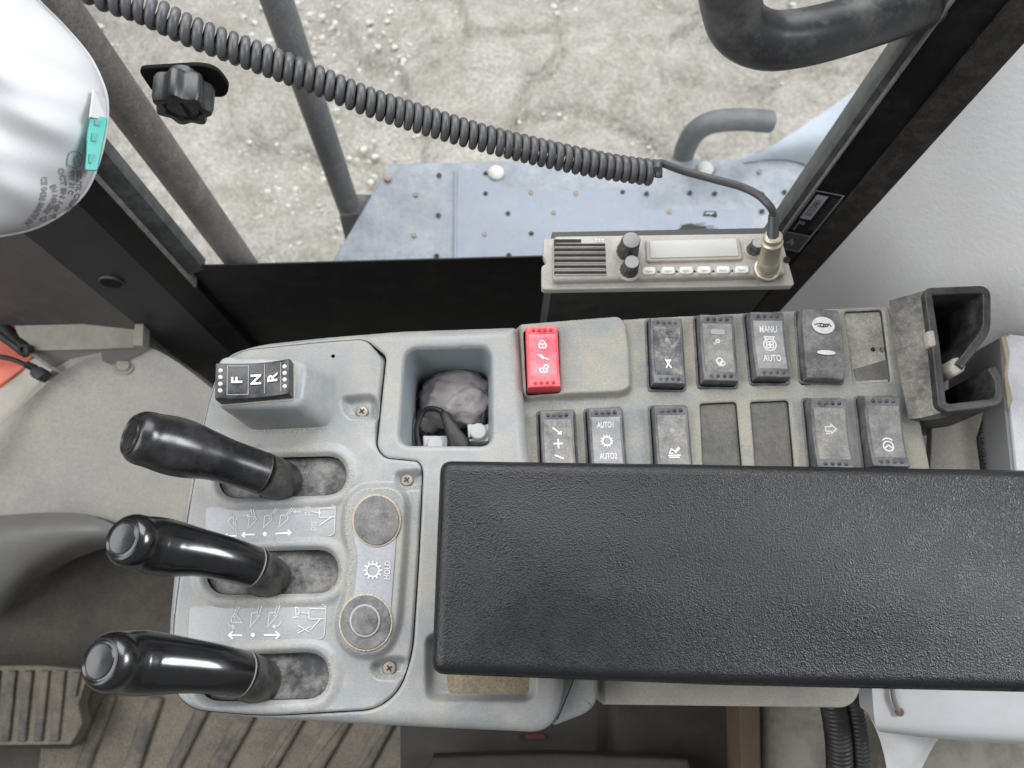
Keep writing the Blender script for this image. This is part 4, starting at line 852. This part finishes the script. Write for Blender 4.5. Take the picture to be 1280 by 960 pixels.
r = rocker(Q['K'], SPZ, .0105, 'rocker_grey', 'lens_dust', label='dusty black rocker switch with a worn arrow symbol')
rk_strokes(r, [[(-.3, .38), (0, .38), (0, .52), (.28, .25), (0, 0), (0, .12), (-.3, .12), (-.3, .38)], [(-.1, .0), (-.3, 0)]], .07, 'print_faint')
r = rocker(Q['L'], SPZ, .0105, 'rocker_grey', 'lens_dust', label='dusty black rocker switch with a steering wheel symbol')
rk_strokes(r, [circ(0, -.82, .27, 18), [(-.2, -.92), (0, -.76), (.2, -.92)], circ(0, -.72, .34, 8, 40, 140)], .075)

# ------------------------------------------------------------------ levers
def lever(name, px, hw, m, label, disc, seam_i=3, bend=.022):
    pts = [P(*p) for p in px]; rad = [h*depth(p)/FPX for h, p in zip(hw, pts)]
    # the grip bends up towards its end face, then closes with a rounded rim
    d = (Vector((-.32, .07, .94)) if disc else Vector((-.66, .08, .75))).normalized(); d0 = (pts[-1]-pts[-2]).normalized(); e_ = pts[-1]; R0 = rad[-1]
    cp, cr_ = pts[seam_i-1:], rad[seam_i-1:]
    for q in (1, 2, 3):
        e_ = e_+(d0*(1-(q-.5)/3)+d*((q-.5)/3)).normalized()*(bend/3); cp = cp+[e_]; cr_ = cr_+[R0*(1.045, 1.035, .97)[q-1]]
    cp = cp+[e_+d*.004]; cr_ = cr_+[cr_[-1]*.985]
    sp_ = catmull(cp, 8); rr_ = [v.x for v in catmull([Vector((q, 0, 0)) for q in cr_], 8)]; e_ = sp_[-1]
    R = rr_[-1]
    for a in (12, 24, 36, 48, 58, 66, 73):
        a = math.radians(a); sp_.append(e_+d*R*.55*math.sin(a)); rr_.append(R*(.62+.38*math.cos(a)))
    sp_ = sp_[:]; mb = MB(); mb.tube(sp_, rr_, 36); o = mb.build(name, m, con, sharp=50); o['label'] = label
    c = sp_[-1]; Rf = rr_[-1]
    mb = MB(); mb.lathe(c-d*.0004, d, [(Rf*1.0, 0), (Rf*1.02, .0009), (Rf*.93, .0012), (Rf*.86, .0004), (Rf*.80, .0003), (Rf*.74, .0010), (Rf*.45, .0007), (Rf*.05, .0004)], 40); mb.build('end_cap', 'lever_cap' if disc else m, o)
    bt = catmull(pts[:seam_i], 8); br = lerp_rad(rad[:seam_i], 0, len(bt)); mb = MB()
    ex = bt[-1]-bt[-2]; mb.tube([pts[0]-Vector((0, 0, .008))]+bt, [rad[0]*.95]+br, 30); mb.build('rubber_boot', 'boot', o)
    mb = MB(); s0 = sp_[0]; tn = (sp_[1]-sp_[0]).normalized(); mb.lathe(s0-tn*.0004, tn, [(rr_[0]*.9, 0), (rr_[0]*1.012, 0), (rr_[0]*1.012, .0008), (rr_[0]*.9, .0008)], 36); mb.build('seam_ring', 'seam' if disc else 'boot', o)
    mb = MB(); mb.lathe(pts[0]+Vector((-.002, -.002, -.004)), (0, 0, 1), [(rad[0]*1.06, 0), (rad[0]*1.06, .003), (rad[0]*1.0, .0045), (rad[0]*.8, .006)], 30); mb.build('boot_collar', 'rubber_brown', o)
lever('control_lever', [(352, 601, 0.0), (343, 597, .012), (327, 591, .021), (288, 578, .034), (264, 570, .042), (242, 564, .048)], [25, 25.5, 26.5, 27.5, 30, 34.5], 'lever_matte', 'worn matte black lever nearest the lettered direction switch', False)
lever('control_lever', [(338, 722, 0.0), (330, 717, .012), (316, 708.5, .021), (282, 698, .034), (251, 691, .042), (224, 687, .048)], [24.5, 25, 25.5, 27, 29, 33.5], 'lever', 'glossy black lever in the middle of the three', True)
lever('control_lever', [(324, 851, 0.0), (316, 847, .012), (302, 842, .021), (268, 836, .034), (233, 832, .042), (202, 830, .048)], [26, 26.5, 27.5, 29.5, 32.5, 36.5], 'lever', 'glossy black lever at the lower left, nearest the pedal', True)

# ================================================================== ARMREST
arm = thing('armrest', P(900, 720, .03), 'long black grained vinyl armrest lying across the console', 'armrest')
AZ = .058
ao = W(rnd([(551, 577), (900, 582), (1340, 590), (1340, 866), (900, 856), (540, 842)], [14, 30, 4, 4, 30, 16]), AZ-.008)
ai = W(rnd([(574, 592), (900, 598), (1340, 608), (1340, 850), (900, 838), (565, 828)], [10, 30, 4, 4, 30, 10]), AZ-.002)
def zarm(x, y):
    d = sdf(ao, x, y); z = AZ-fillet(d, .0065)
    di = -sdf(ai, x, y); z += .0012*sst(0, .04, di)
    return z+.0006*np.sin(x*37+1)*np.sin(y*55)
hfield('pad', ao, [], zarm, .0014, 'leather', arm)
mb = MB(); n = len(ao); lo = inset(ccw(ao), .006); hi = ccw(ao)
mb.add([(x, y, AZ-.0064) for x, y in hi]+[(x, y, AZ-.022) for x, y in inset(hi, .001)]+[(x, y, AZ-.030) for x, y in lo], [(i*n+k, i*n+(k+1) % n, (i+1)*n+(k+1) % n, (i+1)*n+k) for i in range(2) for k in range(n)]+[tuple(range(2*n, 3*n))]); mb.build('skirt', 'leather', arm)
mb = MB(); c = P(900, 720, -.02); mb.box(c+Vector((0, 0, .02)), .30, .06, .05); mb.build('support_bracket', 'black_void', arm)

# ================================================================== RADIO
rad = thing('two_way_radio', P(835, 330, -.15), 'dusty two-way radio with grille, knobs and pale display', 'radio')
RT = -.028
mb = MB(); mb.prism(rnd(W([(679, 298), (976, 294), (994, 357), (677, 362), (677, 333), (683, 329), (679, 320)], RT), [.003, .003, .003, .003, .001, .001, .001]), RT-.006, RT, .001); mb.build('flange', 'radio', rad)
rf = W(rnd([(691, 300), (970, 296), (979, 349), (690, 356)], [6, 5, 6, 6]), RT); FT = RT+.007
mb = MB(); mb.prism(rf, RT-.001, FT, .003, 4); face = mb.build('face', 'radio', rad)
mb = MB(); mb.prism(rnd(W([(693, 347), (975, 341), (977, 348), (692, 355)], RT), .001), RT, FT-.0015, .002); mb.build('grime_edge', 'radio_grime', rad)
c0, c1 = P(691, 352, RT-.006), P(975, 346, RT-.006)
mb = MB(); dY = Vector((0, .040, 0)); lo_ = Vector((0, 0, -.20)); mb.hexa([c0+lo_, c1+lo_, c1+dY+lo_, c0+dY+lo_], [c0, c1, c1+dY, c0+dY]); mb.build('steel_case', 'radio_dark', rad)
k = FT-RT
for i, y in enumerate((301.6, 307, 313.3, 320, 326.8, 334.2, 341.5)):
    x1 = 726.5 if i == 0 else 756+i*.3
    mb = MB(); mb.prism(W([(692.8, y-2.3), (x1, y-2.4), (x1, y+1.7), (692.6, y+1.9)], FT), FT-.002, FT+.0003, 0); mb.build('grille_slot', 'hole', face)
    if i: mb = MB(); mb.prism(W([(693, y+1.8), (x1, y+1.6), (x1, y+3.0), (693, y+3.2)], FT), FT-.002, FT+.0012, .0005); mb.build('grille_bar', 'radio', face)
fills([[(744+4*k_, 299+2*j), (746.5+4*k_, 299+2*j), (746.5+4*k_, 300.2+2*j), (744+4*k_, 300.2+2*j)] for k_ in range(3) for j in range(2)], mpZ(FT), 'small_mark', 'print', face, .0004)
def radio_knob(x, y, r, h, name='knob'):
    c = P(x, y, FT); mb = MB()
    prof = [(1.12, 0), (1.10, .18*h), (1.0, .25*h), (.92, .9*h), (.86, h)]; lobed(mb, c, (0, 0, 1), r, 14, prof, 70, .035); o = mb.build(name, 'knob', rad, sharp=0)
    mb = MB(); mb.lathe(c+Vector((0, 0, h-.0004)), (0, 0, 1), [(r*.84, 0), (r*.84, .0006), (r*.76, .0010), (r*.05, .0012)], 24); mb.build('knob_cap', 'knob_top', o)
    mb = MB(); mb.lathe(c, (0, 0, 1), [(r*1.45, -.0005), (r*1.45, .0006), (r*1.2, .0010), (r*1.1, .0010)], 24); mb.build('knob_ring', 'radio', o)
radio_knob(784, 315, .0070, .0175); radio_knob(786, 338, .0058, .013); radio_knob(941, 313, .0045, .011)
mb = MB(); mb.prism(rnd(W([(806, 301), (923, 298.5), (928, 326), (808, 329)], FT), .0022), FT-.001, FT+.0022, .0012); b_ = mb.build('display_bezel', 'radio', rad)
mb = MB(); mb.prism(rnd(W([(811, 303), (919, 300.5), (922.5, 322.5), (812, 325)], FT), .001), FT+.001, FT+.0029, .0006); mb.build('display', 'screen', b_)
for i, x in enumerate((811, 835, 857.5, 880, 903.5, 927)):
    y = 339.3-.3*i; mb = MB(); mb.prism(rnd(W([(x-8.5, y-4.6), (x+8.5, y-4.6), (x+8.5, y+4.6), (x-8.5, y+4.6)], FT), .0022), FT-.001, FT+.0016, .0008); o = mb.build('push_button', 'radio_button', rad)
    strokes([[(x-4.5, y), (x-2, y-1), (x-.5, y+1), (x+1.5, y-.8), (x+4.5, y+.4)]], .8, mpZ(FT+.0017), 'worn_lettering', 'print_blue', o)
    if i: mb = MB(); mb.lathe(P(x-11.8, y+1, FT), (0, 0, 1), [(.0008, 0), (.0007, .0004)], 8); mb.build('indicator', 'hole', face)
mb = MB(); mb.lathe(P(983, 325, RT), (0, 0, 1), [(.0024, 0), (.0024, .0008), (.0014, .0010), (.0013, .0003)], 14); mb.build('fixing_hole', 'hole', rad)
mb = MB(); b0 = P(957, 338, FT); mb.lathe(b0, (.02, 0, 1), [(.0092, -.001), (.0092, .003), (.0088, .0034), (.0078, .0036), (.0078, .0055)], 26); sk = mb.build('microphone_socket', 'brass', rad)

# coiled microphone cord plugged into the radio
cord = thing('coiled_cord', b0, 'grey coiled microphone cord stretching from the upper left to the radio', 'cord')
ax = Vector((.02, .01, 1)).normalized()
b1 = b0+ax*.005; top = P(966, 298, .012); ax = (top-b1).normalized(); ln = (top-b1).length
mb = MB(); mb.lathe(b1, ax, [(.0074, 0), (.0076, ln*.25), (.0070, ln*.28), (.0066, ln*.32), (.0066, ln*.80), (.0072, ln*.83), (.0072, ln*.9), (.0058, ln*.93), (.0058, ln)], 28); plug = mb.build('connector_plug', 'brass', cord)
mb = MB(); mb.lathe(top-ax*.001, ax, [(.0052, 0), (.0062, .0015), (.0062, .003), (.0048, .004)], 24); mb.build('clamp_collar', 'brass', plug)
s_end = P(966.5, 268, .030)
mb = MB(); mb.tube([top+(s_end-top)*(i/24) for i in range(25)], [(.0042 if i % 2 else .0034)*(1-.25*i/24) for i in range(25)], 14); mb.build('strain_relief', 'coil', cord)
lead = catmull([s_end, P(963, 259, .036), P(948, 244, .037), P(925, 233, .036), P(890, 223.5, .035), P(855, 214, .036), P(832, 205.5, .040), P(824, 204, .042), P(821, 212, .044)], 8)
mb = MB(); mb.tube(lead, .0025, 12); mb.build('lead', 'coil', cord)
cl = catmull([PD(60, -50, .375), PD(120, -12, .385), PD(178, 10, .393), PD(240, 40, .402), PD(310, 67, .412), (PD(390, 98, .424)), PD(460, 127, .435), PD(540, 153.5, .448), PD(620, 177, .458), PD(700, 196, .468), PD(765, 209, .475), PD(820, 216.5, .481)], 40)
seg = [(cl[i+1]-cl[i]).length for i in range(len(cl)-1)]; cum = np.concatenate([[0], np.cumsum(seg)]); Lc = cum[-1]
R_, wr = .0062, .00262; pts = []; s = 0.; ph = 0.; rmf = None
while s < Lc:
    i = int(np.searchsorted(cum, s, 'right')-1); i = min(i, len(cl)-2); f = (s-cum[i])/seg[i]; p = cl[i].lerp(cl[i+1], f); tn = (cl[i+1]-cl[i]).normalized()
    rmf = (rmf-tn*rmf.dot(tn)).normalized() if rmf else (Vector((0, 0, 1))-tn*tn.z).normalized()
    b_ = tn.cross(rmf); pts.append(p+(rmf*math.cos(ph)+b_*math.sin(ph))*R_*(1+.02*math.sin(s*70)))
    pitch = .0054+.0009*(1-s/Lc)+.0002*math.sin(s*90); dph = 2*math.pi/22; ph += dph; s += pitch*dph/(2*math.pi)
mb = MB(); mb.tube(pts, wr, 9, up=Vector((0, 0, 1))); mb.build('coil', 'coil', cord, sharp=0)

# ================================================================== GRAB HANDLE (upper right)
t = thing('grab_handle', PD(1060, 35, .43), 'thick scuffed black bent grab bar crossing the upper right corner', 'handle')
pts = catmull([PD(905, -110, .33), PD(908, -50, .36), PD(913, 0, .385), PD(924, 33, .40), PD(955, 50, .41), PD(1000, 48, .415), PD(1070, 30, .425), PD(1160, 0, .44), PD(1270, -45, .455)], 10)
mb = MB(); mb.tube(pts, .0156, 32); mb.build('bar', 'grab', t, sharp=0)

# ================================================================== CARD HOLDER, BOOK, BRACKET (right)
t = thing('black_holder', P(1200, 450, -.02), 'open-topped black plastic holder with a notched side at the console end', 'holder')
HT = .014
def wallribbon(mb, path, th, z0, z1, bev=.0012):
    p = [np.array(q) for q in path]; n = len(p); l = []; r = []
    for i in range(n):
        e1 = p[i]-p[max(i-1, 0)]; e2 = p[min(i+1, n-1)]-p[i]; e1 = e1/(np.linalg.norm(e1)+1e-9); e2 = e2/(np.linalg.norm(e2)+1e-9)
        m = e1+e2; m = np.array((-m[1], m[0])); m = m/np.linalg.norm(m); l.append(tuple(p[i]+m*th/2)); r.append(tuple(p[i]-m*th/2))
    mb.prism(l+r[::-1], z0, z1, bev, 3)
path = rnd([(1199, 458), (1234, 412), (1234, 361), (1160, 364), (1170, 430), (1179, 511), (1250, 502), (1250, 476), (1240, 459)], [0, 10, 8, 6, 10, 8, 10, 6, 0], 4)
mb = MB(); wallribbon(mb, W(path, HT), .0055, -.06, HT); mb.build('wall', 'holder', t)
mb = MB(); mb.prism(W([(1162, 366), (1232, 364), (1232, 420), (1246, 470), (1246, 502), (1181, 508)], HT), -.06, -.055, 0); mb.build('bottom', 'black_void', t)
mb = MB(); mb.slab(pxrows([[(1111, 376, -.004), (1135, 369, .004), (1158, 363, HT-.001)], [(1120, 440, -.004), (1140, 436, .003), (1166, 430, HT-.003)], [(1136, 524, -.004), (1152, 522, .003), (1176, 516, HT-.003)]], 5), .01); mb.build('mounting_plate', 'holder_dust', t)
mb = MB(); mb.prism(rnd(W([(1193, 446), (1204, 444), (1211, 452), (1209, 462), (1197, 469), (1190, 461)], HT), .002), -.03, HT-.0015, .002); mb.build('worn_tip', 'bracket', t)
mb = MB(); mb.prism(rnd(W([(1158, 414), (1168, 412), (1171, 433), (1161, 434)], HT), .002), HT-.004, HT+.0006, .0015); mb.build('worn_spot', 'bracket', t)
t = thing('steel_bracket', P(1195, 560, -.06), 'dusty beige steel bracket below the black holder', 'bracket')
bz = -.035
mb = MB(); mb.prism(W([(1166, 505), (1232, 508), (1226, 533), (1221, 548), (1228, 600), (1233, 650), (1160, 650)], bz), bz-.006, bz, .001); mb.build('plate', 'bracket', t)
t = thing('manual', P(1270, 510, -.08), 'scuffed white-covered manual with a grey side wedged by the holder', 'book')
kz = -.012
bk = W([(1252, 421), (1262, 416), (1380, 428), (1400, 640), (1272, 640), (1257, 500)], kz)
mb = MB(); mb.prism(bk, -.075, kz-.002, 0); mb.build('side', 'book_side', t)
mb = MB(); mb.prism(W([(1256, 422), (1263, 418), (1380, 430), (1400, 640), (1277, 640), (1262, 500)], kz), kz-.002, kz, .0006); mb.build('cover', 'book_cover', t)
mb = MB(); mb.prism(W([(1251, 422), (1257, 419), (1262, 440), (1259, 470), (1266, 500), (1260, 512), (1255, 470), (1258, 452)], kz), kz-.002, kz+.0005, .0004); mb.build('torn_edge', 'cardedge', t)
a0, a1 = Vector((*bk[0], 0)), Vector((*bk[5], 0)); a2 = Vector((*bk[4], 0))
sd = (a1-a2).normalized(); sn = Vector((-sd.y, sd.x, 0)); sn = sn if sn.x < 0 else -sn
def mpBk(x, y, l): return tuple(a1-sd*.055+sd*x+sn*(.0006+l)+Vector((0, 0, kz-.026-y)))
text('PRINTED IN THE N', .030, 0, .0062, mpBk, 'side_lettering', 'print_dark', t, sx=.9)

# ================================================================== THINGS IN THE BIN
cb = P(560, 505, -.068)
def lump(name, c, r, seed, m, label, cat, sq=(1, 1, .8)):
    g = np.random.default_rng(seed); n = 28; vs = []; ph = g.uniform(0, 6.28, (14, 3)); kk = g.uniform(-4, 4, (14, 3))
    for i in range(n+1):
        th = math.pi*i/n
        for j in range(2*n):
            a = math.pi*j/n; u = np.array((math.sin(th)*math.cos(a), math.sin(th)*math.sin(a), math.cos(th)))
            f = 1+.05*sum(math.sin(float(kk[q]@u)+ph[q, 0])*(1-.9*abs(math.sin(2.5*float(kk[q]@u)+ph[q, 1]))) for q in range(14)); vs.append(Vector(c)+Vector((u*r*f*np.array(sq)).tolist()))
    w2 = 2*n; mb = MB(); mb.add(vs, [(i*w2+j, (i+1)*w2+j, (i+1)*w2+(j+1) % w2, i*w2+(j+1) % w2) for i in range(n) for j in range(w2)]); return tag(mb.build(name, m, sharp=0), label, cat)
lump('wadded_cloth', P(573, 500, -.052), .024, 3, 'lump', 'crumpled pinkish-grey cloth wad in the storage bin', 'cloth', (1.15, .85, .75))
lump('tissue_scrap', P(537, 522, -.06), .011, 9, 'lump', 'small crumpled grey scrap at the left of the storage bin', 'tissue', (.8, 1.1, .8))
t = thing('charging_cable', cb, 'black charging cable looped round the storage bin', 'cable')
pts = []
for k in range(90):
    a = k/89*2*math.pi*1.55+math.radians(200); rr_ = 43+2*math.sin(a*1.7); pts.append(P(562+rr_*math.cos(a)*1.04, 516-rr_*.98*math.sin(a)*.92, -.052-.008*math.sin(a*.7)))
mb = MB(); mb.tube(pts, .0019, 10); mb.build('lead', 'cable', t)
mb = MB(); mb.prism(rnd(W([(548, 512), (557, 510), (585, 548), (588, 562), (563, 562)], -.034), .002), -.050, -.036, .003); mb.build('plug_body', 'holder', t)
mb = MB(); mb.tube(catmull([P(524, 560, -.045), P(521, 535, -.042), P(530, 514, -.040), P(543, 511, -.038), P(553, 515, -.037)], 8), .0019, 10); mb.build('loop', 'cable', t)
for (x, y, s, lab) in ((544, 556, 16, 'square white charger with a round cap at the front of the bin'), (598, 540, 14, 'white capped charger in the right corner of the bin')):
    t = thing('charger', P(x, y, -.06), lab, 'charger'); c = P(x, y, -.045)
    mb = MB(); mb.prism(rnd(W([(x-s, y-s*.75), (x+s, y-s*.75), (x+s*.9, y+s*.8), (x-s*.9, y+s*.8)], -.045), .001), -.066, -.046, .001); mb.build('body', 'white_plastic', t)
    mb = MB(); mb.lathe(c+Vector((0, 0, -.001)), (0, 0, 1), [(.0058, -.002), (.0058, .003), (.0048, .004), (.001, .0042)], 22); mb.build('cap', 'paper', t)

# ================================================================== RESPIRATOR MASK (upper left)
t = thing('dust_mask', PD(20, 150, .40), 'white dust respirator with a teal clip hanging at the upper left', 'mask')
mo = [(-20, -60), (20, -30), (46, 0), (78, 32), (110, 70), (127, 104), (133, 130), (131, 165), (121, 205), (106, 238), (82, 262), (50, 281), (20, 290), (-15, 294), (-60, 285), (-110, 255), (-150, 200), (-165, 130), (-150, 40), (-110, -30), (-65, -65)]
mo = [tuple(v[:2]) for v in catmull([(*p, 0) for p in mo]+[(*mo[0], 0)], 5)[:-1]]
mc = (-15, 120); T0, TB = .385, .052
def mask_rho(px, py):
    a = math.atan2(py-mc[1], px-mc[0]); best = 200.
    for i in range(len(mo)):
        (x0, y0), (x1, y1) = mo[i], mo[(i+1) % len(mo)]; dx, dy = math.cos(a), math.sin(a); ex, ey = x1-x0, y1-y0; den = dx*ey-dy*ex
        if abs(den) < 1e-9: continue
        s = ((x0-mc[0])*ey-(y0-mc[1])*ex)/den; u = ((x0-mc[0])*dy-(y0-mc[1])*dx)/den
        if s > 0 and -1e-6 <= u <= 1+1e-6: best = s
    return min(1, math.hypot(px-mc[0], py-mc[1])/best)
def mask_t(px, py, rho=None):
    r = mask_rho(px, py) if rho is None else rho
    fold = .0030*math.sin((px*.45-py*.9)*.055+1.3*math.sin(px*.02))*(1-r**4)+.0010*math.sin((px*.35-py)*.13+.6)*(1-r**3)
    return T0-TB*math.sqrt(max(0, 1-r**2.2))*.8-fold
mb = MB(); K = 26; n = len(mo); vs = []
for k in range(1, K+1):
    r = math.sin(k/K*math.pi/2)
    for x, y in mo: px, py = mc[0]+(x-mc[0])*r, mc[1]+(y-mc[1])*r; vs.append(PD(px, py, mask_t(px, py, r)))
for k in range(6):
    r = 1-.02*(k == 0)-.08*k
    for x, y in mo: vs.append(PD(mc[0]+(x-mc[0])*r, mc[1]+(y-mc[1])*r, T0+.006+.01*math.sqrt(k)))
m_ = K+6; fs = [(i*n+k, i*n+(k+1) % n, (i+1)*n+(k+1) % n, (i+1)*n+k) for i in range(m_-1) for k in range(n)]+[tuple(range(n))[::-1], tuple((m_-1)*n+k for k in range(n))]
mb.add(vs, fs); mb.build('cup', 'maskfab', t, sharp=0)
hem = [PD(mc[0]+(x-mc[0])*1.005, mc[1]+(y-mc[1])*1.005, T0+.001) for x, y in mo]; mb = MB(); mb.tube(hem+[hem[0]], .0010, 8); mb.build('hem', 'maskfab', t, sharp=0)
def mpM(x, y, l): return tuple(PD(x, y, mask_t(x, y)-.0006-l))
def text_on(s, line, size, name, sx=.8, off=0.):
    v, f = text2d(s, .03); pl_ = [np.array(p, float) for p in line]; sg = [np.linalg.norm(pl_[i+1]-pl_[i]) for i in range(len(pl_)-1)]; cm = np.concatenate([[0], np.cumsum(sg)])
    x0 = min(p[0] for p in v); x1 = max(p[0] for p in v); out = []
    for x, y in v:
        d = (x-x0)/(x1-x0)*cm[-1]; i = min(int(np.searchsorted(cm, d, 'right')-1), len(sg)-1); dr = (pl_[i+1]-pl_[i])/sg[i]; q = pl_[i]+dr*(d-cm[i])
        nrm = np.array((dr[1], -dr[0])); q = q+nrm*(y*size+off); out.append(mpM(q[0], q[1], 0))
    mb = MB(); mb.add(out, f, False); mb.build(name, 'maskprint', t, sharp=0)
def arc(pts): return [tuple(v[:2]) for v in catmull([(*p, 0) for p in pts], 8)]
text_on('CE 0426 MADE IN', arc([(55, 221), (55, 240), (51, 256), (44, 269), (33, 281)]), 9.8, 'print_line')
text_on('EN 149:2001', arc([(66, 231), (69, 243), (65, 256), (57, 266)]), 9.5, 'print_line')
text_on('OCT EN 149', arc([(76, 210), (80, 232), (77, 250), (68, 263)]), 9.0, 'print_line')
text_on('TYP 21 C', arc([(89, 213), (91, 228), (88, 243)]), 8.5, 'print_line')
text_on('VENTIL CRISPY', arc([(99, 212), (99, 228), (96, 246), (83, 264)]), 8.5, 'print_line')
text_on('R D', arc([(70, 269), (61, 272), (50, 275)]), 7.5, 'print_line')
strokes([arc([(84, 205), (87, 192), (96, 189), (102, 196), (101, 206), (94, 210), (86, 207), (84, 205)]), arc([(95, 208), (93, 198), (97, 195), (98, 203), (102, 205)]), arc([(95, 209), (98, 220), (96, 228)])], 1.3, mpM, 'print_emblem', 'maskprint', t, .0002)
# teal buckle
def clip_pt(x, y, dz): return PD(x, y, T0-.026+.0003*max(0, x-108)-dz)
cp = rnd([(113, 143), (134, 147), (134.5, 152), (122, 214), (106, 213), (108, 186), (108, 172)], [4, 4, 3, 3, 3, 10, 10]); cp = ccw(cp); n = len(cp); ins_ = inset(cp, 1.2)
mb = MB(); mb.add([clip_pt(x, y, -.004) for x, y in cp]+[clip_pt(x, y, .004) for x, y in cp]+[clip_pt(x, y, .0052) for x, y in ins_], [(i*n+k, i*n+(k+1) % n, (i+1)*n+(k+1) % n, (i+1)*n+k) for i in range(2) for k in range(n)]+[tuple(range(n))[::-1], tuple(range(2*n, 3*n))]); bk_ = mb.build('buckle', 'teal', t)
for q in ([(119, 150), (127, 151), (125, 157), (118, 156)], [(115, 166), (122, 167), (121, 177), (114, 176)], [(112, 192), (120, 193), (114, 204), (111, 203)]):
    mb = MB(); mb.add([clip_pt(x, y, .0050) for x, y in q]+[clip_pt(x, y, .0058) for x, y in q], [(0, 1, 2, 3), (7, 6, 5, 4)]+[(k, (k+1) % 4, (k+1) % 4+4, k+4) for k in range(4)], False); mb.build('buckle_bar', 'teal_dark', bk_)
mb = MB(); mb.slab([[PD(x, y, tt_) for x, y, tt_ in r] for r in ([(118, 112, T0-.022), (132, 124, T0-.010)], [(113, 146, T0-.032), (133, 150, T0-.022)])], .001); mb.build('strap', 'maskfab', t)

# ================================================================== LOWER RIGHT: seat base, hoses, panels
t = thing('armrest_rail', P(900, 870, -.06), 'long dusty grey steel rail under the armrest edge', 'rail')
rz = -.05
mb = MB(); mb.prism(rnd(W([(752, 780), (1076, 790), (1076, 868), (1062, 885), (753, 881)], rz), [.001, .001, .01, .01, .001]), rz-.03, rz, .002); mb.build('beam', 'bracket', t)
t = thing('seat_pedestal_box', P(820, 930, -.3), 'dark brown steel box below the grey rail', 'box')
mb = MB(); mb.prism(W([(500, 800), (1000, 800), (930, 1010), (500, 1010)], -.30), -.58, -.30, .003); mb.build('box', 'dark_box', t)
mb = MB(); mb.prism(W([(762, 800), (1030, 800), (928, 1010), (764, 1010)], -.28), -.30, -.28, .01); mb.build('raised_cover', 'dark_box', t)
mb = MB(); mb.prism(W([(540, 946), (690, 942), (860, 949), (880, 1010), (520, 1010)], -.24), -.26, -.24, .004); mb.build('lower_bar', 'dark_box', t)
mb = MB(); mb.prism(rnd(W([(655, 918), (680, 917), (683, 924), (657, 925)], -.295), .002), -.299, -.294, .001); mb.build('red_tag', 'red_dull', t)
t = thing('brown_strip', P(938, 920, -.25), 'narrow brown edging strip beside the dark box', 'strip')
mb = MB(); mb.prism(W([(922, 800), (950, 800), (952, 1010), (928, 1010)], -.24), -.30, -.24, .002); mb.build('strip', 'brown', t)
t = thing('seat_side_panel', P(1000, 930, -.28), 'stained beige panel between the brown strip and the hoses', 'panel')
mb = MB(); mb.prism(W([(952, 800), (1120, 800), (1130, 1010), (954, 1010)], -.26), -.30, -.26, .006); mb.build('panel', 'beige', t)
def hose(x0, x1, r, lab):
    A, B = P(x0[0], x0[1], -.13), P(x1[0], x1[1], -.17); t = thing('corrugated_hose', B, lab, 'hose', 'corrugated hoses under the armrest')
    n = 110; mb = MB(); mb.tube([A.lerp(B, i/n)+Vector((.004*math.sin(3*i/n), 0, 0)) for i in range(n+1)], [r*(1+.07*math.cos(i*math.pi/2)) for i in range(n+1)], 18); mb.build('sleeve', 'hose', t, sharp=0)
hose((1032, 840), (1048, 985), .0092, 'wider ribbed black hose hanging below the rail end')
hose((1057, 840), (1076, 985), .0058, 'thinner ribbed black hose right beside the wide one')
t = thing('seat_pedestal', P(1190, 900, -.12), 'pale grey painted steel seat pedestal at lower right', 'pedestal')
mb = MB(); mb.slab(pxrows([[(1088, 800, -.085), (1180, 800, -.085), (1330, 800, -.085)], [(1090, 860, -.085), (1180, 862, -.085), (1330, 866, -.085)], [(1094, 905, -.088), (1180, 912, -.088), (1330, 921, -.088)], [(1100, 915, -.10), (1180, 924, -.10), (1330, 934, -.10)]], 5), .02); mb.build('shell', 'seatbase', t, sharp=60)
mb = MB(); mb.tube(catmull([P(1115, 850, -.082), P(1117, 872, -.082), P(1123, 888, -.083)], 6), .0016, 10); mb.build('bent_wire', 'kick_grey', t)
mb = MB(); mb.lathe(P(1124, 890, -.084), (0, 0, 1), [(.0028, 0), (.0028, .001), (.0014, .0015)], 12); mb.build('rust_spot', 'brown', t)
t = thing('crumpled_paper', P(1135, 940, -.17), 'torn white paper sheet tucked below the pale seat pedestal', 'paper')
mb = MB(); mb.slab(pxrows([[(1085, 890, -.14), (1140, 895, -.15), (1200, 905, -.16)], [(1100, 925, -.15), (1140, 935, -.145), (1172, 925, -.16)], [(1110, 965, -.16), (1130, 975, -.17), (1150, 965, -.17)]], 5), .0006); mb.build('sheet', 'paper', t, sharp=60)
t = thing('seat_mount', P(1210, 945, -.22), 'dusty grey seat mount plate beneath the pale seat pedestal', 'mount')
mb = MB(); mb.prism(W([(1140, 900), (1330, 900), (1330, 1010), (1120, 1010)], -.20), -.24, -.20, .004); mb.build('plate', 'beige', t)
